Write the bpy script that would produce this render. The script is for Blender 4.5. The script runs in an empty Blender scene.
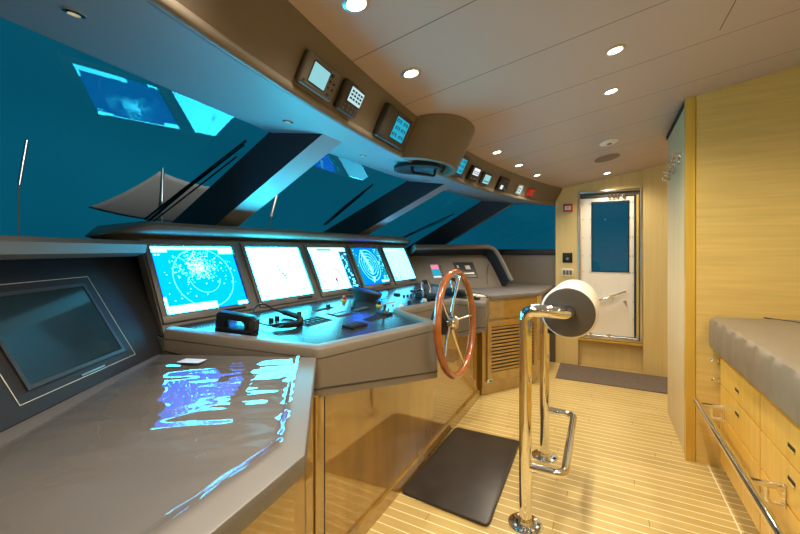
import bpy, bmesh, math, random
from mathutils import Vector, Matrix
C = bpy.context.scene.collection
random.seed(7)
PI = math.pi

# ------------------------------------------------------------------ camera, world, lights, exposure
cam_d = bpy.data.cameras.new('camera'); cam = bpy.data.objects.new('camera', cam_d); C.objects.link(cam)
cam.location = (0, 0, 1.4); cam.rotation_euler = (PI/2, 0, math.radians(28.2))
cam_d.sensor_width = 36.0; cam_d.lens = 378.0/800*36; cam_d.shift_y = -(267-250)/800.0
cam_d.clip_start = 0.05; cam_d.clip_end = 200
bpy.context.scene.camera = cam
vs = bpy.context.scene.view_settings
vs.view_transform = 'Standard'; vs.look = 'None'; vs.gamma = 1; vs.use_curve_mapping = False; vs.exposure = 0.0

W = bpy.data.worlds.new('dusk'); bpy.context.scene.world = W; W.use_nodes = True
wt = W.node_tree; bg = wt.nodes['Background']
tc = wt.nodes.new('ShaderNodeTexCoord'); nz = wt.nodes.new('ShaderNodeTexNoise'); nz.inputs['Scale'].default_value = 2.2
nz.inputs['Detail'].default_value = 2
cr = wt.nodes.new('ShaderNodeValToRGB')
cr.color_ramp.elements[0].position = .32; cr.color_ramp.elements[0].color = (.0012, .070, .122, 1)
cr.color_ramp.elements[1].position = .72; cr.color_ramp.elements[1].color = (.0022, .112, .180, 1)
wt.links.new(tc.outputs['Generated'], nz.inputs['Vector']); wt.links.new(nz.outputs['Fac'], cr.inputs['Fac'])
wt.links.new(cr.outputs['Color'], bg.inputs['Color']); bg.inputs['Strength'].default_value = 1.0

LAMP_W = 40.0                      # watts of each ceiling downlight
LAMP_C = (1.0, .87, .66)
SCREEN = 1.0                       # brightness of the monitors

# ------------------------------------------------------------------ materials
def mat(name, col, rough=.5, metal=0, coat=0, spec=.5, emit=None, es=1, noise=None, bump=None, coat_rough=.05):
    m = bpy.data.materials.new(name); m.use_nodes = True
    nt = m.node_tree; b = nt.nodes['Principled BSDF']
    b.inputs['Base Color'].default_value = (*col, 1); b.inputs['Roughness'].default_value = rough
    b.inputs['Metallic'].default_value = metal; b.inputs['Coat Weight'].default_value = coat
    b.inputs['Coat Roughness'].default_value = coat_rough
    b.inputs['Specular IOR Level'].default_value = spec
    if emit:
        b.inputs['Emission Color'].default_value = (*emit, 1); b.inputs['Emission Strength'].default_value = es
    if noise or bump:
        t = nt.nodes.new('ShaderNodeTexCoord')
    if noise:   # (scale xyz, amount)
        sc, amt = noise
        mp = nt.nodes.new('ShaderNodeMapping'); mp.inputs['Scale'].default_value = sc
        n = nt.nodes.new('ShaderNodeTexNoise'); n.inputs['Scale'].default_value = 1; n.inputs['Detail'].default_value = 5
        r = nt.nodes.new('ShaderNodeValToRGB')
        r.color_ramp.elements[0].position = .3; r.color_ramp.elements[1].position = .7
        r.color_ramp.elements[0].color = (*[c*(1-amt) for c in col], 1)
        r.color_ramp.elements[1].color = (*[min(1, c*(1+amt*.6)) for c in col], 1)
        nt.links.new(t.outputs['Object'], mp.inputs['Vector']); nt.links.new(mp.outputs['Vector'], n.inputs['Vector'])
        nt.links.new(n.outputs['Fac'], r.inputs['Fac']); nt.links.new(r.outputs['Color'], b.inputs['Base Color'])
    if bump:    # (scale, strength, distance)
        n2 = nt.nodes.new('ShaderNodeTexNoise'); n2.inputs['Scale'].default_value = bump[0]; n2.inputs['Detail'].default_value = 3
        bp = nt.nodes.new('ShaderNodeBump'); bp.inputs['Strength'].default_value = bump[1]; bp.inputs['Distance'].default_value = bump[2]
        nt.links.new(t.outputs['Object'], n2.inputs['Vector']); nt.links.new(n2.outputs['Fac'], bp.inputs['Height'])
        nt.links.new(bp.outputs['Normal'], b.inputs['Normal'])
    return m

M = {}
M['wood'] = mat('pale_wood', (.73, .515, .165), .32, coat=.35, noise=((2.2, 2.2, 46), .10), coat_rough=.18)
M['wall_wood'] = mat('matt_wall_veneer', (.68, .52, .225), .38, coat=.2, noise=((30, 30, 1.0), .07), coat_rough=.2)
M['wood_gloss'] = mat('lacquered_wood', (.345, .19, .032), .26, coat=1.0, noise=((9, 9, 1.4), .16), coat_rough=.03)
M['wood_door'] = mat('warm_wood', (.76, .455, .075), .3, coat=.5, noise=((30, 30, 1.5), .12), coat_rough=.12)
M['wood_trim'] = mat('orange_wood_trim', (.68, .42, .06), .32, coat=.5, noise=((30, 30, 1.2), .12), coat_rough=.15)
M['wood_edge'] = mat('brown_wood_edge', (.40, .23, .07), .35, coat=.4, noise=((30, 30, 1.2), .2))
M['strip'] = mat('pale_satin_veneer', (.68, .54, .31), .5, coat=.0, noise=((30, 30, .8), .08), coat_rough=.1)
M['leather'] = mat('taupe_leather', (.185, .158, .130), .45, spec=.35, bump=(420, .12, .002))
M['leather_dark'] = mat('charcoal_leather', (.024, .022, .024), .5, spec=.22, bump=(420, .1, .002))
M['leather_band'] = mat('brown_leather', (.150, .122, .092), .5, bump=(420, .12, .002))
M['soffit'] = mat('soffit_panel', (.25, .26, .28), .45)
M['pillar'] = mat('pillar_covering', (.040, .034, .042), .5)
M['cushion'] = mat('cushion_leather', (.225, .185, .135), .42, bump=(9, .12, .02))
M['table'] = mat('table_leather', (.175, .163, .160), .42, noise=((2.5, 2.5, 2.5), .08))
M['seam'] = mat('dark_seam', (.02, .018, .016), .7)
M['black'] = mat('black_plastic', (.012, .012, .014), .45, spec=.3)
M['rubber'] = mat('black_rubber', (.035, .028, .024), .36, noise=((9, 9, 9), .2))
M['darkgrey'] = mat('dark_grey_plastic', (.035, .032, .030), .4)
M['bezel'] = mat('taupe_bezel', (.20, .183, .172), .4)
M['grey'] = mat('grey_plastic', (.11, .10, .085), .4)
M['chrome'] = mat('chrome', (.86, .86, .86), .06, metal=1)
M['steel'] = mat('brushed_steel', (.62, .60, .56), .28, metal=1)
M['white'] = mat('white_paint', (.84, .79, .70), .35)
M['canvas'] = mat('white_canvas', (.62, .60, .56), .8)
M['offwhite'] = mat('off_white_plastic', (.72, .68, .6), .4)
M['red'] = mat('red_plastic', (.55, .02, .015), .35)
M['yellow'] = mat('yellow_plastic', (.75, .42, .04), .4)
M['green'] = mat('green_plastic', (.05, .28, .12), .4)
M['wheelwood'] = mat('varnished_wood', (.36, .095, .018), .22, coat=1.0, noise=((14, 14, 14), .35))
M['steelpad'] = mat('grey_satin_vinyl', (.085, .074, .065), .25)
M['panelgloss'] = mat('gloss_desk_panel', (.03, .04, .05), .22, spec=.5, coat=.12, coat_rough=.15)
M['carpet'] = mat('brown_carpet', (.15, .115, .09), .95, noise=((60, 60, 60), .25))
M['grille'] = mat('speaker_mesh', (.26, .20, .175), .8)
M['bulb'] = mat('lamp_lens', (1, 1, 1), .3, emit=(1, .90, .72), es=14)
M['bulb_off'] = mat('small_lens', (.6, .5, .35), .15, emit=(1, .75, .4), es=.35)
M['darkscreen'] = mat('dark_screen', (.018, .035, .045), .12, coat=1, spec=.6)

M['wood_gloss'].node_tree.nodes['Principled BSDF'].inputs['Coat IOR'].default_value = 2.3
def emis(name, col, s=1.0):
    m = bpy.data.materials.new(name); m.use_nodes = True; nt = m.node_tree
    nt.nodes.remove(nt.nodes['Principled BSDF'])
    e = nt.nodes.new('ShaderNodeEmission'); e.inputs['Color'].default_value = (*col, 1); e.inputs['Strength'].default_value = s*SCREEN
    nt.links.new(e.outputs[0], nt.nodes['Material Output'].inputs['Surface']); return m
M['s_white'] = emis('screen_white', (1.1, 24.0, 34.0))
M['s_page'] = emis('screen_page', (1.05, 8.5, 11.0))
M['s_pale'] = emis('screen_pale', (.72, 5.0, 7.5))
M['s_radar'] = emis('screen_radar_blue', (.0, .76, 5.0))
M['s_blue'] = emis('screen_chart_blue', (.0, .34, 7.0))
M['s_ring'] = emis('screen_ring', (.30, 1.9, 8))
M['s_dark'] = emis('screen_slate', (.02, .18, .30))
M['s_red'] = emis('screen_red', (.75, .06, .05))
M['s_mark'] = emis('screen_marks', (.01, .35, .50))
M['l_cyan'] = emis('lcd_cyan', (.30, .66, .70))
M['l_blue'] = emis('lcd_blue', (.02, .42, .62))
M['l_pale'] = emis('lcd_pale', (.55, .78, .80))
M['l_ink'] = emis('lcd_ink', (.03, .06, .07))
M['l_pink'] = emis('lcd_pink', (1.0, .28, .42))
M['l_white'] = emis('lcd_white', (.9, .95, 1.0))
M['l_red'] = emis('lcd_red', (.5, .03, .01))

def floor_mat():
    m = bpy.data.materials.new('planked_floor'); m.use_nodes = True; nt = m.node_tree; L = nt.links
    b = nt.nodes['Principled BSDF']; b.inputs['Roughness'].default_value = .34; b.inputs['Coat Weight'].default_value = .25
    b.inputs['Coat Roughness'].default_value = .2
    t = nt.nodes.new('ShaderNodeTexCoord'); sp = nt.nodes.new('ShaderNodeSeparateXYZ'); L.new(t.outputs['Object'], sp.inputs[0])
    def mth(op, a, bb=None):
        n = nt.nodes.new('ShaderNodeMath'); n.operation = op
        for i, v in enumerate((a, bb)):
            if v is None: continue
            if isinstance(v, (int, float)): n.inputs[i].default_value = v
            else: L.new(v, n.inputs[i])
        return n.outputs[0]
    PW = .0615
    yy = mth('DIVIDE', sp.outputs['Y'], PW); row = mth('FLOOR', yy); fr = mth('FRACT', yy)
    line = mth('LESS_THAN', fr, .105)
    # margin plank beside the settee: one pale line running the other way
    mg = mth('GREATER_THAN', sp.outputs['X'], .600); mg2 = mth('LESS_THAN', sp.outputs['X'], .607)
    mline = mth('MULTIPLY', mg, mg2)
    line = mth('MAXIMUM', line, mline)
    cmb = nt.nodes.new('ShaderNodeCombineXYZ')
    L.new(mth('MULTIPLY', sp.outputs['X'], 1.4), cmb.inputs[0]); L.new(mth('MULTIPLY', row, 3.7), cmb.inputs[1])
    n1 = nt.nodes.new('ShaderNodeTexNoise'); n1.inputs['Scale'].default_value = 1.0; n1.inputs['Detail'].default_value = 2; L.new(cmb.outputs[0], n1.inputs['Vector'])
    mp = nt.nodes.new('ShaderNodeMapping'); mp.inputs['Scale'].default_value = (7, 90, 1)
    n2 = nt.nodes.new('ShaderNodeTexNoise'); n2.inputs['Scale'].default_value = 1; n2.inputs['Detail'].default_value = 4
    L.new(t.outputs['Object'], mp.inputs['Vector']); L.new(mp.outputs['Vector'], n2.inputs['Vector'])
    v = mth('ADD', mth('MULTIPLY', n1.outputs['Fac'], .6), mth('MULTIPLY', n2.outputs['Fac'], .4))
    r = nt.nodes.new('ShaderNodeValToRGB'); r.color_ramp.elements[0].position = .35; r.color_ramp.elements[1].position = .65
    r.color_ramp.elements[0].color = (.50, .355, .12, 1); r.color_ramp.elements[1].color = (.64, .475, .17, 1); L.new(v, r.inputs['Fac'])
    mx = nt.nodes.new('ShaderNodeMix'); mx.data_type = 'RGBA'; L.new(line, mx.inputs['Factor'])
    L.new(r.outputs['Color'], mx.inputs['A']); mx.inputs['B'].default_value = (.95, .85, .56, 1)
    # butt joints
    bj = nt.nodes.new('ShaderNodeTexWhiteNoise'); bj.noise_dimensions = '1D'; L.new(row, bj.inputs['W'])
    jx = mth('FRACT', mth('ADD', mth('DIVIDE', sp.outputs['X'], 1.7), bj.outputs['Value']))
    jn = mth('LESS_THAN', jx, .0016)
    mx2 = nt.nodes.new('ShaderNodeMix'); mx2.data_type = 'RGBA'; L.new(jn, mx2.inputs['Factor'])
    L.new(mx.outputs['Result'], mx2.inputs['A']); mx2.inputs['B'].default_value = (.16, .10, .04, 1)
    L.new(mx2.outputs['Result'], b.inputs['Base Color']); return m
M['floor'] = floor_mat()

def ceil_mat():
    m = bpy.data.materials.new('ceiling_panels'); m.use_nodes = True; nt = m.node_tree; L = nt.links
    b = nt.nodes['Principled BSDF']; b.inputs['Roughness'].default_value = .42
    t = nt.nodes.new('ShaderNodeTexCoord'); sp = nt.nodes.new('ShaderNodeSeparateXYZ'); L.new(t.outputs['Object'], sp.inputs[0])
    def mth(op, a, bb=None):
        n = nt.nodes.new('ShaderNodeMath'); n.operation = op
        for i, v in enumerate((a, bb)):
            if v is None: continue
            if isinstance(v, (int, float)): n.inputs[i].default_value = v
            else: L.new(v, n.inputs[i])
        return n.outputs[0]
    fr = mth('FRACT', mth('DIVIDE', mth('ADD', sp.outputs['Y'], -1.25+5.25), .525))
    seam = mth('LESS_THAN', fr, .010)
    a = mth('MULTIPLY', mth('GREATER_THAN', sp.outputs['X'], .473), mth('LESS_THAN', sp.outputs['X'], .478))
    a = mth('MULTIPLY', a, mth('MULTIPLY', mth('GREATER_THAN', sp.outputs['Y'], 1.25), mth('LESS_THAN', sp.outputs['Y'], 2.235)))
    seam = mth('MAXIMUM', seam, a)
    mx = nt.nodes.new('ShaderNodeMix'); mx.data_type = 'RGBA'; L.new(seam, mx.inputs['Factor'])
    mx.inputs['A'].default_value = (.50, .405, .365, 1); mx.inputs['B'].default_value = (.12, .08, .06, 1)
    L.new(mx.outputs['Result'], b.inputs['Base Color']); return m
M['ceil'] = ceil_mat()

def glass_mat(name, ior, tint, reflect=True, rough=0.0, bump=None):
    m = bpy.data.materials.new(name); m.use_nodes = True; nt = m.node_tree; L = nt.links
    nt.nodes.remove(nt.nodes['Principled BSDF']); out = nt.nodes['Material Output']
    tr = nt.nodes.new('ShaderNodeBsdfTransparent'); tr.inputs['Color'].default_value = (*tint, 1)
    if not reflect:
        L.new(tr.outputs[0], out.inputs['Surface']); return m
    gl = nt.nodes.new('ShaderNodeBsdfGlossy'); gl.inputs['Roughness'].default_value = rough
    fr = nt.nodes.new('ShaderNodeFresnel'); fr.inputs['IOR'].default_value = ior
    mx = nt.nodes.new('ShaderNodeMixShader'); L.new(fr.outputs[0], mx.inputs[0]); L.new(tr.outputs[0], mx.inputs[1]); L.new(gl.outputs[0], mx.inputs[2])
    L.new(mx.outputs[0], out.inputs['Surface'])
    return m
M['glass'] = glass_mat('window_glass', 1.40, (.86, .95, .97))
M['glass_out'] = glass_mat('window_glass_outer', 1, (1, 1, 1), False)
M['film'] = glass_mat('clear_plastic_film', 1.50, (.97, .97, .97), True, .03)

# ------------------------------------------------------------------ mesh helpers
def box(bm, lo, hi, bev=0, mx=None, mi=0, seg=2):
    t = bmesh.new(); bmesh.ops.create_cube(t, size=1)
    s = [hi[i]-lo[i] for i in range(3)]; c = [(hi[i]+lo[i])/2 for i in range(3)]
    for v in t.verts: v.co = Vector((v.co[i]*s[i]+c[i] for i in range(3)))
    if bev: bmesh.ops.bevel(t, geom=t.edges[:], offset=bev, segments=seg, profile=.5, affect='EDGES')
    merge(bm, t, mx, mi)
def merge(bm, t, mx=None, mi=0):
    if mx is not None: bmesh.ops.transform(t, matrix=mx, verts=t.verts)
    mp = {}
    for v in t.verts: mp[v] = bm.verts.new(v.co)
    for f in t.faces:
        try: nf = bm.faces.new([mp[v] for v in f.verts]); nf.material_index = mi
        except ValueError: pass
    t.free()
def prism(bm, poly, z0, z1, mi=0, bev=0, mx=None):
    """poly: list of (x,y); z0/z1 numbers or lists or functions of (x,y)"""
    def zz(z, i, p): return z(*p) if callable(z) else (z[i] if isinstance(z, (list, tuple)) else z)
    t = bmesh.new()
    a = [t.verts.new((p[0], p[1], zz(z0, i, p))) for i, p in enumerate(poly)]
    b = [t.verts.new((p[0], p[1], zz(z1, i, p))) for i, p in enumerate(poly)]
    n = len(poly); t.faces.new(a[::-1]); t.faces.new(b)
    for i in range(n): t.faces.new((a[i], a[(i+1) % n], b[(i+1) % n], b[i]))
    bmesh.ops.recalc_face_normals(t, faces=t.faces)
    if bev: bmesh.ops.bevel(t, geom=t.edges[:], offset=bev, segments=2, profile=.5, affect='EDGES')
    merge(bm, t, mx, mi)
def cyl(bm, p0, p1, r0, r1=None, seg=24, mi=0):
    r1 = r0 if r1 is None else r1; p0, p1 = Vector(p0), Vector(p1); d = (p1-p0).normalized()
    u = d.orthogonal().normalized(); w = d.cross(u)
    a = [bm.verts.new(p0+(u*math.cos(2*PI*i/seg)+w*math.sin(2*PI*i/seg))*r0) for i in range(seg)]
    b = [bm.verts.new(p1+(u*math.cos(2*PI*i/seg)+w*math.sin(2*PI*i/seg))*r1) for i in range(seg)]
    fs = [bm.faces.new(a[::-1]), bm.faces.new(b)]
    for i in range(seg): fs.append(bm.faces.new((a[i], a[(i+1) % seg], b[(i+1) % seg], b[i])))
    for f in fs: f.material_index = mi
def lathe(bm, prof, org=(0, 0, 0), seg=32, mi=0, mx=None):
    """prof: list of (r,z), revolved about z"""
    t = bmesh.new(); rings = []
    for r, z in prof:
        if r < 1e-6: rings.append([t.verts.new((0, 0, z))])
        else: rings.append([t.verts.new((r*math.cos(2*PI*i/seg), r*math.sin(2*PI*i/seg), z)) for i in range(seg)])
    for a, b in zip(rings, rings[1:]):
        for i in range(seg):
            j = (i+1) % seg
            if len(a) == 1 and len(b) == 1: continue
            if len(a) == 1: t.faces.new((a[0], b[i], b[j]))
            elif len(b) == 1: t.faces.new((a[i], a[j], b[0]))
            else: t.faces.new((a[i], a[j], b[j], b[i]))
    bmesh.ops.recalc_face_normals(t, faces=t.faces)
    m = Matrix.Translation(Vector(org)); merge(bm, t, (mx @ m) if mx is not None else m, mi)
def tube(bm, pts, r, seg=14, closed=False, mi=0):
    P = [Vector(p) for p in pts]; n = len(P); T = []
    for i in range(n):
        if closed: d = P[(i+1) % n]-P[i-1]
        else: d = P[min(i+1, n-1)]-P[max(i-1, 0)]
        T.append(d.normalized())
    u = T[0].orthogonal().normalized(); rings = []
    for i in range(n):
        u = (u-T[i]*u.dot(T[i])).normalized(); w = T[i].cross(u)
        rr = r[i] if isinstance(r, (list, tuple)) else r
        rings.append([bm.verts.new(P[i]+(u*math.cos(2*PI*k/seg)+w*math.sin(2*PI*k/seg))*rr) for k in range(seg)])
    m = n if closed else n-1
    for i in range(m):
        a, b = rings[i], rings[(i+1) % n]
        for k in range(seg):
            f = bm.faces.new((a[k], a[(k+1) % seg], b[(k+1) % seg], b[k])); f.material_index = mi
    if not closed:
        f = bm.faces.new(rings[0][::-1]); f.material_index = mi
        f = bm.faces.new(rings[-1]); f.material_index = mi
def rpath(pts, rad, n=7):
    """polyline with rounded corners"""
    P = [Vector(p) for p in pts]; out = [P[0]]
    for a, b, c in zip(P, P[1:], P[2:]):
        r = min(rad, (a-b).length*.49, (c-b).length*.49)
        s = b+(a-b).normalized()*r; e = b+(c-b).normalized()*r
        for i in range(n+1):
            t = i/n; out.append(s*(1-t)**2+b*2*t*(1-t)+e*t*t)
    out.append(P[-1]); return out
def r2(poly, rads, n=5):
    """closed 2D polygon with rounded corners; rads per corner"""
    out = []; N = len(poly)
    for i in range(N):
        a, b, c = Vector(poly[i-1]), Vector(poly[i]), Vector(poly[(i+1) % N]); r = rads[i] if isinstance(rads, (list, tuple)) else rads
        if r <= 0: out.append(tuple(b)); continue
        s = b+(a-b).normalized()*r; e = b+(c-b).normalized()*r
        for k in range(n+1):
            t = k/n; out.append(tuple(s*(1-t)**2+b*2*t*(1-t)+e*t*t))
    return out
def offset(line, d, closed=False):
    """offset a 2D open polyline to the left by d"""
    P = [Vector(p) for p in line]; out = []
    for i, p in enumerate(P):
        if closed: a, c = P[i-1], P[(i+1) % len(P)]
        else: a = P[i-1] if i else None; c = P[i+1] if i < len(P)-1 else None
        n = Vector((0, 0)); k = 0; ns = []
        for q0, q1 in ((a, p), (p, c)):
            if q0 is None or q1 is None or (q1-q0).length < 1e-9: continue
            t = (q1-q0).normalized(); ns.append(Vector((-t.y, t.x)))
        if len(ns) == 2:
            m = (ns[0]+ns[1]).normalized(); out.append(tuple(p+m*(d/max(.45, m.dot(ns[0])))))
        else: out.append(tuple(p+ns[0]*d))
    return out
def finish(name, bm, mats, parent=None, smooth=False, normals=True):
    if normals: bmesh.ops.recalc_face_normals(bm, faces=bm.faces)
    me = bpy.data.meshes.new(name); bm.to_mesh(me); bm.free()
    for k in (mats if isinstance(mats, (list, tuple)) else [mats]): me.materials.append(M[k])
    if smooth:
        for p in me.polygons: p.use_smooth = True
        try: me.set_sharp_from_angle(angle=math.radians(38))
        except Exception: pass
    o = bpy.data.objects.new(name, me); C.objects.link(o)
    if parent is not None: o.parent = parent
    return o
def B(): return bmesh.new()
def tag(o, label, cat, group=None, kind=None):
    o['label'] = label; o['category'] = cat
    if group: o['group'] = group
    if kind: o['kind'] = kind
    return o
def struct(o): o['kind'] = 'structure'; return o
def thing(name, label, cat, loc=(0, 0, 0), group=None, mx=None):
    o = bpy.data.objects.new(name, None); C.objects.link(o); o.empty_display_size = .1
    if mx is not None: o.matrix_world = mx
    else: o.location = loc
    return tag(o, label, cat, group)
def frame(P, ex, ey, ez):
    m = Matrix.Identity(4)
    for i, e in enumerate((ex, ey, ez)):
        e = Vector(e).normalized()
        for r in range(3): m[r][i] = e[r]
    for r in range(3): m[r][3] = P[r]
    return m

def zc(x, y): return 2.172+.172*(x+.93)-.014*(y-2.4)**2      # ceiling height
def zd(x, y=0): return .978+.105*(-1.03-x)                    # helm desk height
YC = 2.32
AFT = 1.75; PORT = -1.6; FAR = 5.05

# ------------------------------------------------------------------ room shell
bm = B(); box(bm, (-3.2, PORT-.1, -.06), (AFT+.1, 5.4, 0)); struct(finish('floor', bm, 'floor'))
bm = B(); nx, ny = 26, 40
g = [[None]*(ny+1) for _ in range(nx+1)]; g2 = [[None]*(ny+1) for _ in range(nx+1)]
for i in range(nx+1):
    for j in range(ny+1):
        x = -1.06+(AFT+.1+1.06)*i/nx; y = PORT-.1+(5.4-PORT+.1)*j/ny
        g[i][j] = bm.verts.new((x, y, zc(x, y))); g2[i][j] = bm.verts.new((x, y, zc(x, y)+.05))
for i in range(nx):
    for j in range(ny):
        bm.faces.new((g[i][j], g[i][j+1], g[i+1][j+1], g[i+1][j])); bm.faces.new((g2[i][j], g2[i+1][j], g2[i+1][j+1], g2[i][j+1]))
struct(finish('ceiling', bm, 'ceil', smooth=True, normals=False))

def wallprism(name, poly, mats, z0=0., sub=0.012):
    bm = B(); prism(bm, poly, z0, lambda x, y: zc(x, y)-sub*0); return struct(finish(name, bm, mats))
# aft wall and port wall (behind the camera)
wallprism('wall_aft', [(AFT, PORT), (AFT+.08, PORT), (AFT+.08, 5.3), (AFT, 5.3)], 'wood')
wallprism('wall_port', [(-1.1, PORT-.08), (AFT, PORT-.08), (AFT, PORT), (-1.1, PORT)], 'wood')
bm = B(); box(bm, (-3.0, PORT-.08, 0), (-1.1, PORT, 1.40)); box(bm, (-3.0, PORT-.08, 1.4), (-1.1, PORT, 2.2)); struct(finish('wall_port_forward', bm, 'wood'))
# partition block between settee and passage
wallprism('wall_partition', [(.494, 3.13), (AFT, 3.13), (AFT, 3.97), (.494, 3.97)], 'strip')
wallprism('wall_settee_end', [(.541, 3.118), (AFT, 3.118), (AFT, 3.1295), (.541, 3.1295)], 'wood')
bm = B(); prism(bm, [(.486, 3.112), (.5375, 3.112), (.5375, 3.1295), (.4935, 3.1295), (.4935, 3.16), (.486, 3.16)], 0, zc)
struct(finish('trim_1', bm, 'wood_trim'))
bm = B(); prism(bm, [(.484, 3.17), (.4935, 3.17), (.4935, 3.969), (.484, 3.969)], lambda x, y: zc(x, y)-.03, lambda x, y: zc(x, y)-.001)
struct(finish('trim_2', bm, 'seam'))

# far wall round the door (door opening x -.25..405, z .36..2.10)
DX0, DX1, DZ0, DZ1 = -.262, .402, .345, 2.105
bm = B()
prism(bm, [(-.515, FAR), (DX0, FAR), (DX0, FAR+.2), (-.515, FAR+.2)], 0, zc)
prism(bm, [(DX1, FAR-.02), (AFT, FAR-.02), (AFT, FAR+.2), (DX1, FAR+.2)], 0, zc)
prism(bm, [(DX0, FAR), (DX1, FAR), (DX1, FAR+.2), (DX0, FAR+.2)], DZ1, zc)
prism(bm, [(DX0, FAR+.10), (DX1, FAR+.10), (DX1, FAR+.2), (DX0, FAR+.2)], 0, DZ0-.03)
struct(finish('wall_far', bm, 'wall_wood'))
bm = B(); box(bm, (DX0, FAR-.005, DZ0-.03), (DX1, FAR+.2, DZ0), .004); struct(finish('trim_3', bm, 'wood_trim'))
# grey upholstered wall below the side window
bm = B(); box(bm, (-2.9, FAR+.02, .0), (-.5155, FAR+.2, 1.365)); struct(finish('wall_far_forward', bm, 'leather'))
bm = B(); box(bm, (-2.9, FAR+.005, 1.335), (-.5155, FAR+.21, 1.385), .01); box(bm, (-2.9, FAR+.012, 1.3855), (-.5155, FAR+.2, 1.41)); struct(finish('trim_4', bm, 'leather_dark'))

# ------------------------------------------------------------------ windshield geometry
def xt(y): return -1.5916-.1264*y if y < 1.5 else (-1.781 if y < 3.2 else -1.781+.1264*(y-3.2))   # three flat facets; glass x at z=1.95
RK = .547
ZT = 2.045
def gx(y, z): return xt(y)-(1.95-z)/RK
def sheet(bm, y0, y1, z0=1.36, z1=2.06, n=1, off=0., mi=0):
    ys = [y0+(y1-y0)*i/n for i in range(n+1)]
    a = [bm.verts.new((gx(y, z0)+off, y, z0)) for y in ys]; b = [bm.verts.new((gx(y, z1)+off, y, z1)) for y in ys]
    for i in range(n):
        f = bm.faces.new((a[i], a[i+1], b[i+1], b[i])); f.material_index = mi
# pillars: (y of near side at the top, at the bottom, width)
pillars = [(-.10, .0, .16), (1.50, 1.47, .16), (3.17, 2.98, .16), (4.93, 4.93, .10)]
edges = [PORT, -.03, 1.5, 3.2, 4.98, FAR+.1]
for k, (a, b) in enumerate(zip(edges, edges[1:])):
    bm = B(); sheet(bm, a+.004, b-.004, mi=0); sheet(bm, a+.004, b-.004, off=-.02, mi=1)
    for f in bm.faces:
        f.normal_update()
        if f.normal.x < 0: f.normal_flip()
    o = struct(finish('window_%d' % (k+1), bm, ['glass', 'glass_out'], smooth=True, normals=False))
# side window in the far wall plane
bm = B(); yq = FAR+.1
def q(bm, pts, mi=0): f = bm.faces.new([bm.verts.new(p) for p in pts]); f.material_index = mi; return f
for dy, mi in ((0, 0), (.01, 1)):
    q(bm, [(gx(yq, 1.38)-.0, yq+dy, 1.38), (-.5155, yq+dy, 1.38), (-.5155, yq+dy, 2.06), (gx(yq, 2.06), yq+dy, 2.06)], mi)
struct(finish('window_6', bm, ['glass', 'glass_out'], normals=False))
# pillars (deep raked beams)
for k, (yt, yb_, wd) in enumerate(pillars):
    bm = B(); dpt = .47; vv = []
    for z in (1.30, 2.075):
        y = yb_+(yt-yb_)*(z-1.55)/.48
        for yy in (y, y+wd): vv += [bm.verts.new((gx(yy, z)-.03, yy, z)), bm.verts.new((gx(y, z)+dpt, yy, z))]
    A0, A1, B0, B1, C0, C1, D0, D1 = vv
    for j, f in enumerate(((A0, A1, C1, C0), (B0, D0, D1, B1), (A1, B1, D1, C1), (A0, C0, D0, B0), (A0, B0, B1, A1), (C0, C1, D1, D0))):
        ff = bm.faces.new(f); ff.material_index = 1 if j == 2 else 0  # inner face lighter: light from the screens put into its colour
    struct(finish('trim_%d' % (k+5), bm, ['pillar', 'soffit']))
# hull below the windshield
bm = B(); ys = [PORT+(FAR+.2-PORT)*i/16 for i in range(17)]
pl = [(gx(y, 1.37)-.12, y) for y in ys]; pr_ = [(gx(y, 1.37)+.02, y) for y in ys]
prism(bm, pl+pr_[::-1], 0, 1.37); struct(finish('wall_forward', bm, 'leather_dark'))

# ------------------------------------------------------------------ overhead console (soffit, lip, fascia, pod)
oc = thing('overhead_console', 'long curved brown leather instrument console under the ceiling above the windshield', 'console', (-1.0, YC, 1.95))
oc_inv = Matrix.Translation(Vector((1.0, -YC, -1.95)))
def ocf(name, bm, m, **k):
    bmesh.ops.transform(bm, matrix=oc_inv, verts=bm.verts); return finish(name, bm, m, oc, **k)
def xb(y): # lip line of the fascia
    d = y-2.33; return -1.045+.052*d*d*(1 if d < 0 else 1.35)
N = 44
ys = [PORT+.002+(FAR-.004-PORT)*i/N for i in range(N+1)]
def strip(bm, prof, ys, mi=0):
    """prof(y) -> list of (x,z) closed section"""
    rings = [[bm.verts.new((x, y, z)) for x, z in prof(y)] for y in ys]
    for a, b in zip(rings, rings[1:]):
        n = len(a)
        for i in range(n): f = bm.faces.new((a[i], a[(i+1) % n], b[(i+1) % n], b[i])); f.material_index = mi
    bm.faces.new(rings[0]); bm.faces.new(rings[-1][::-1])
bm = B(); strip(bm, lambda y: [(gx(y, ZT), ZT), (xb(y)-.03, 1.953), (xb(y)-.03, 1.985), (gx(y, ZT), ZT+.03)], ys); ocf('soffit', bm, 'soffit', smooth=True)
bm = B()
def lip(y):
    x = xb(y); c = (x-.015, 1.968); r = .021
    return [(c[0]+r*math.cos(t)*1.0, c[1]+r*math.sin(t)) for t in [2*PI*k/12 for k in range(12)]]
strip(bm, lip, ys); ocf('lip', bm, 'leather', smooth=True)
bm = B()
def ftop(y):
    z = 2.17
    for _ in range(12): z = zc(xb(y)+.52*(z-1.975), y)
    return z-.001
strip(bm, lambda y: [(xb(y)-.06, 1.975), (xb(y), 1.975), (xb(y)+.52*(ftop(y)-1.975), ftop(y)), (xb(y)+.52*(ftop(y)-1.975)-.06, ftop(y)-.012)], ys)
ocf('fascia', bm, 'leather_band', smooth=True)
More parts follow.
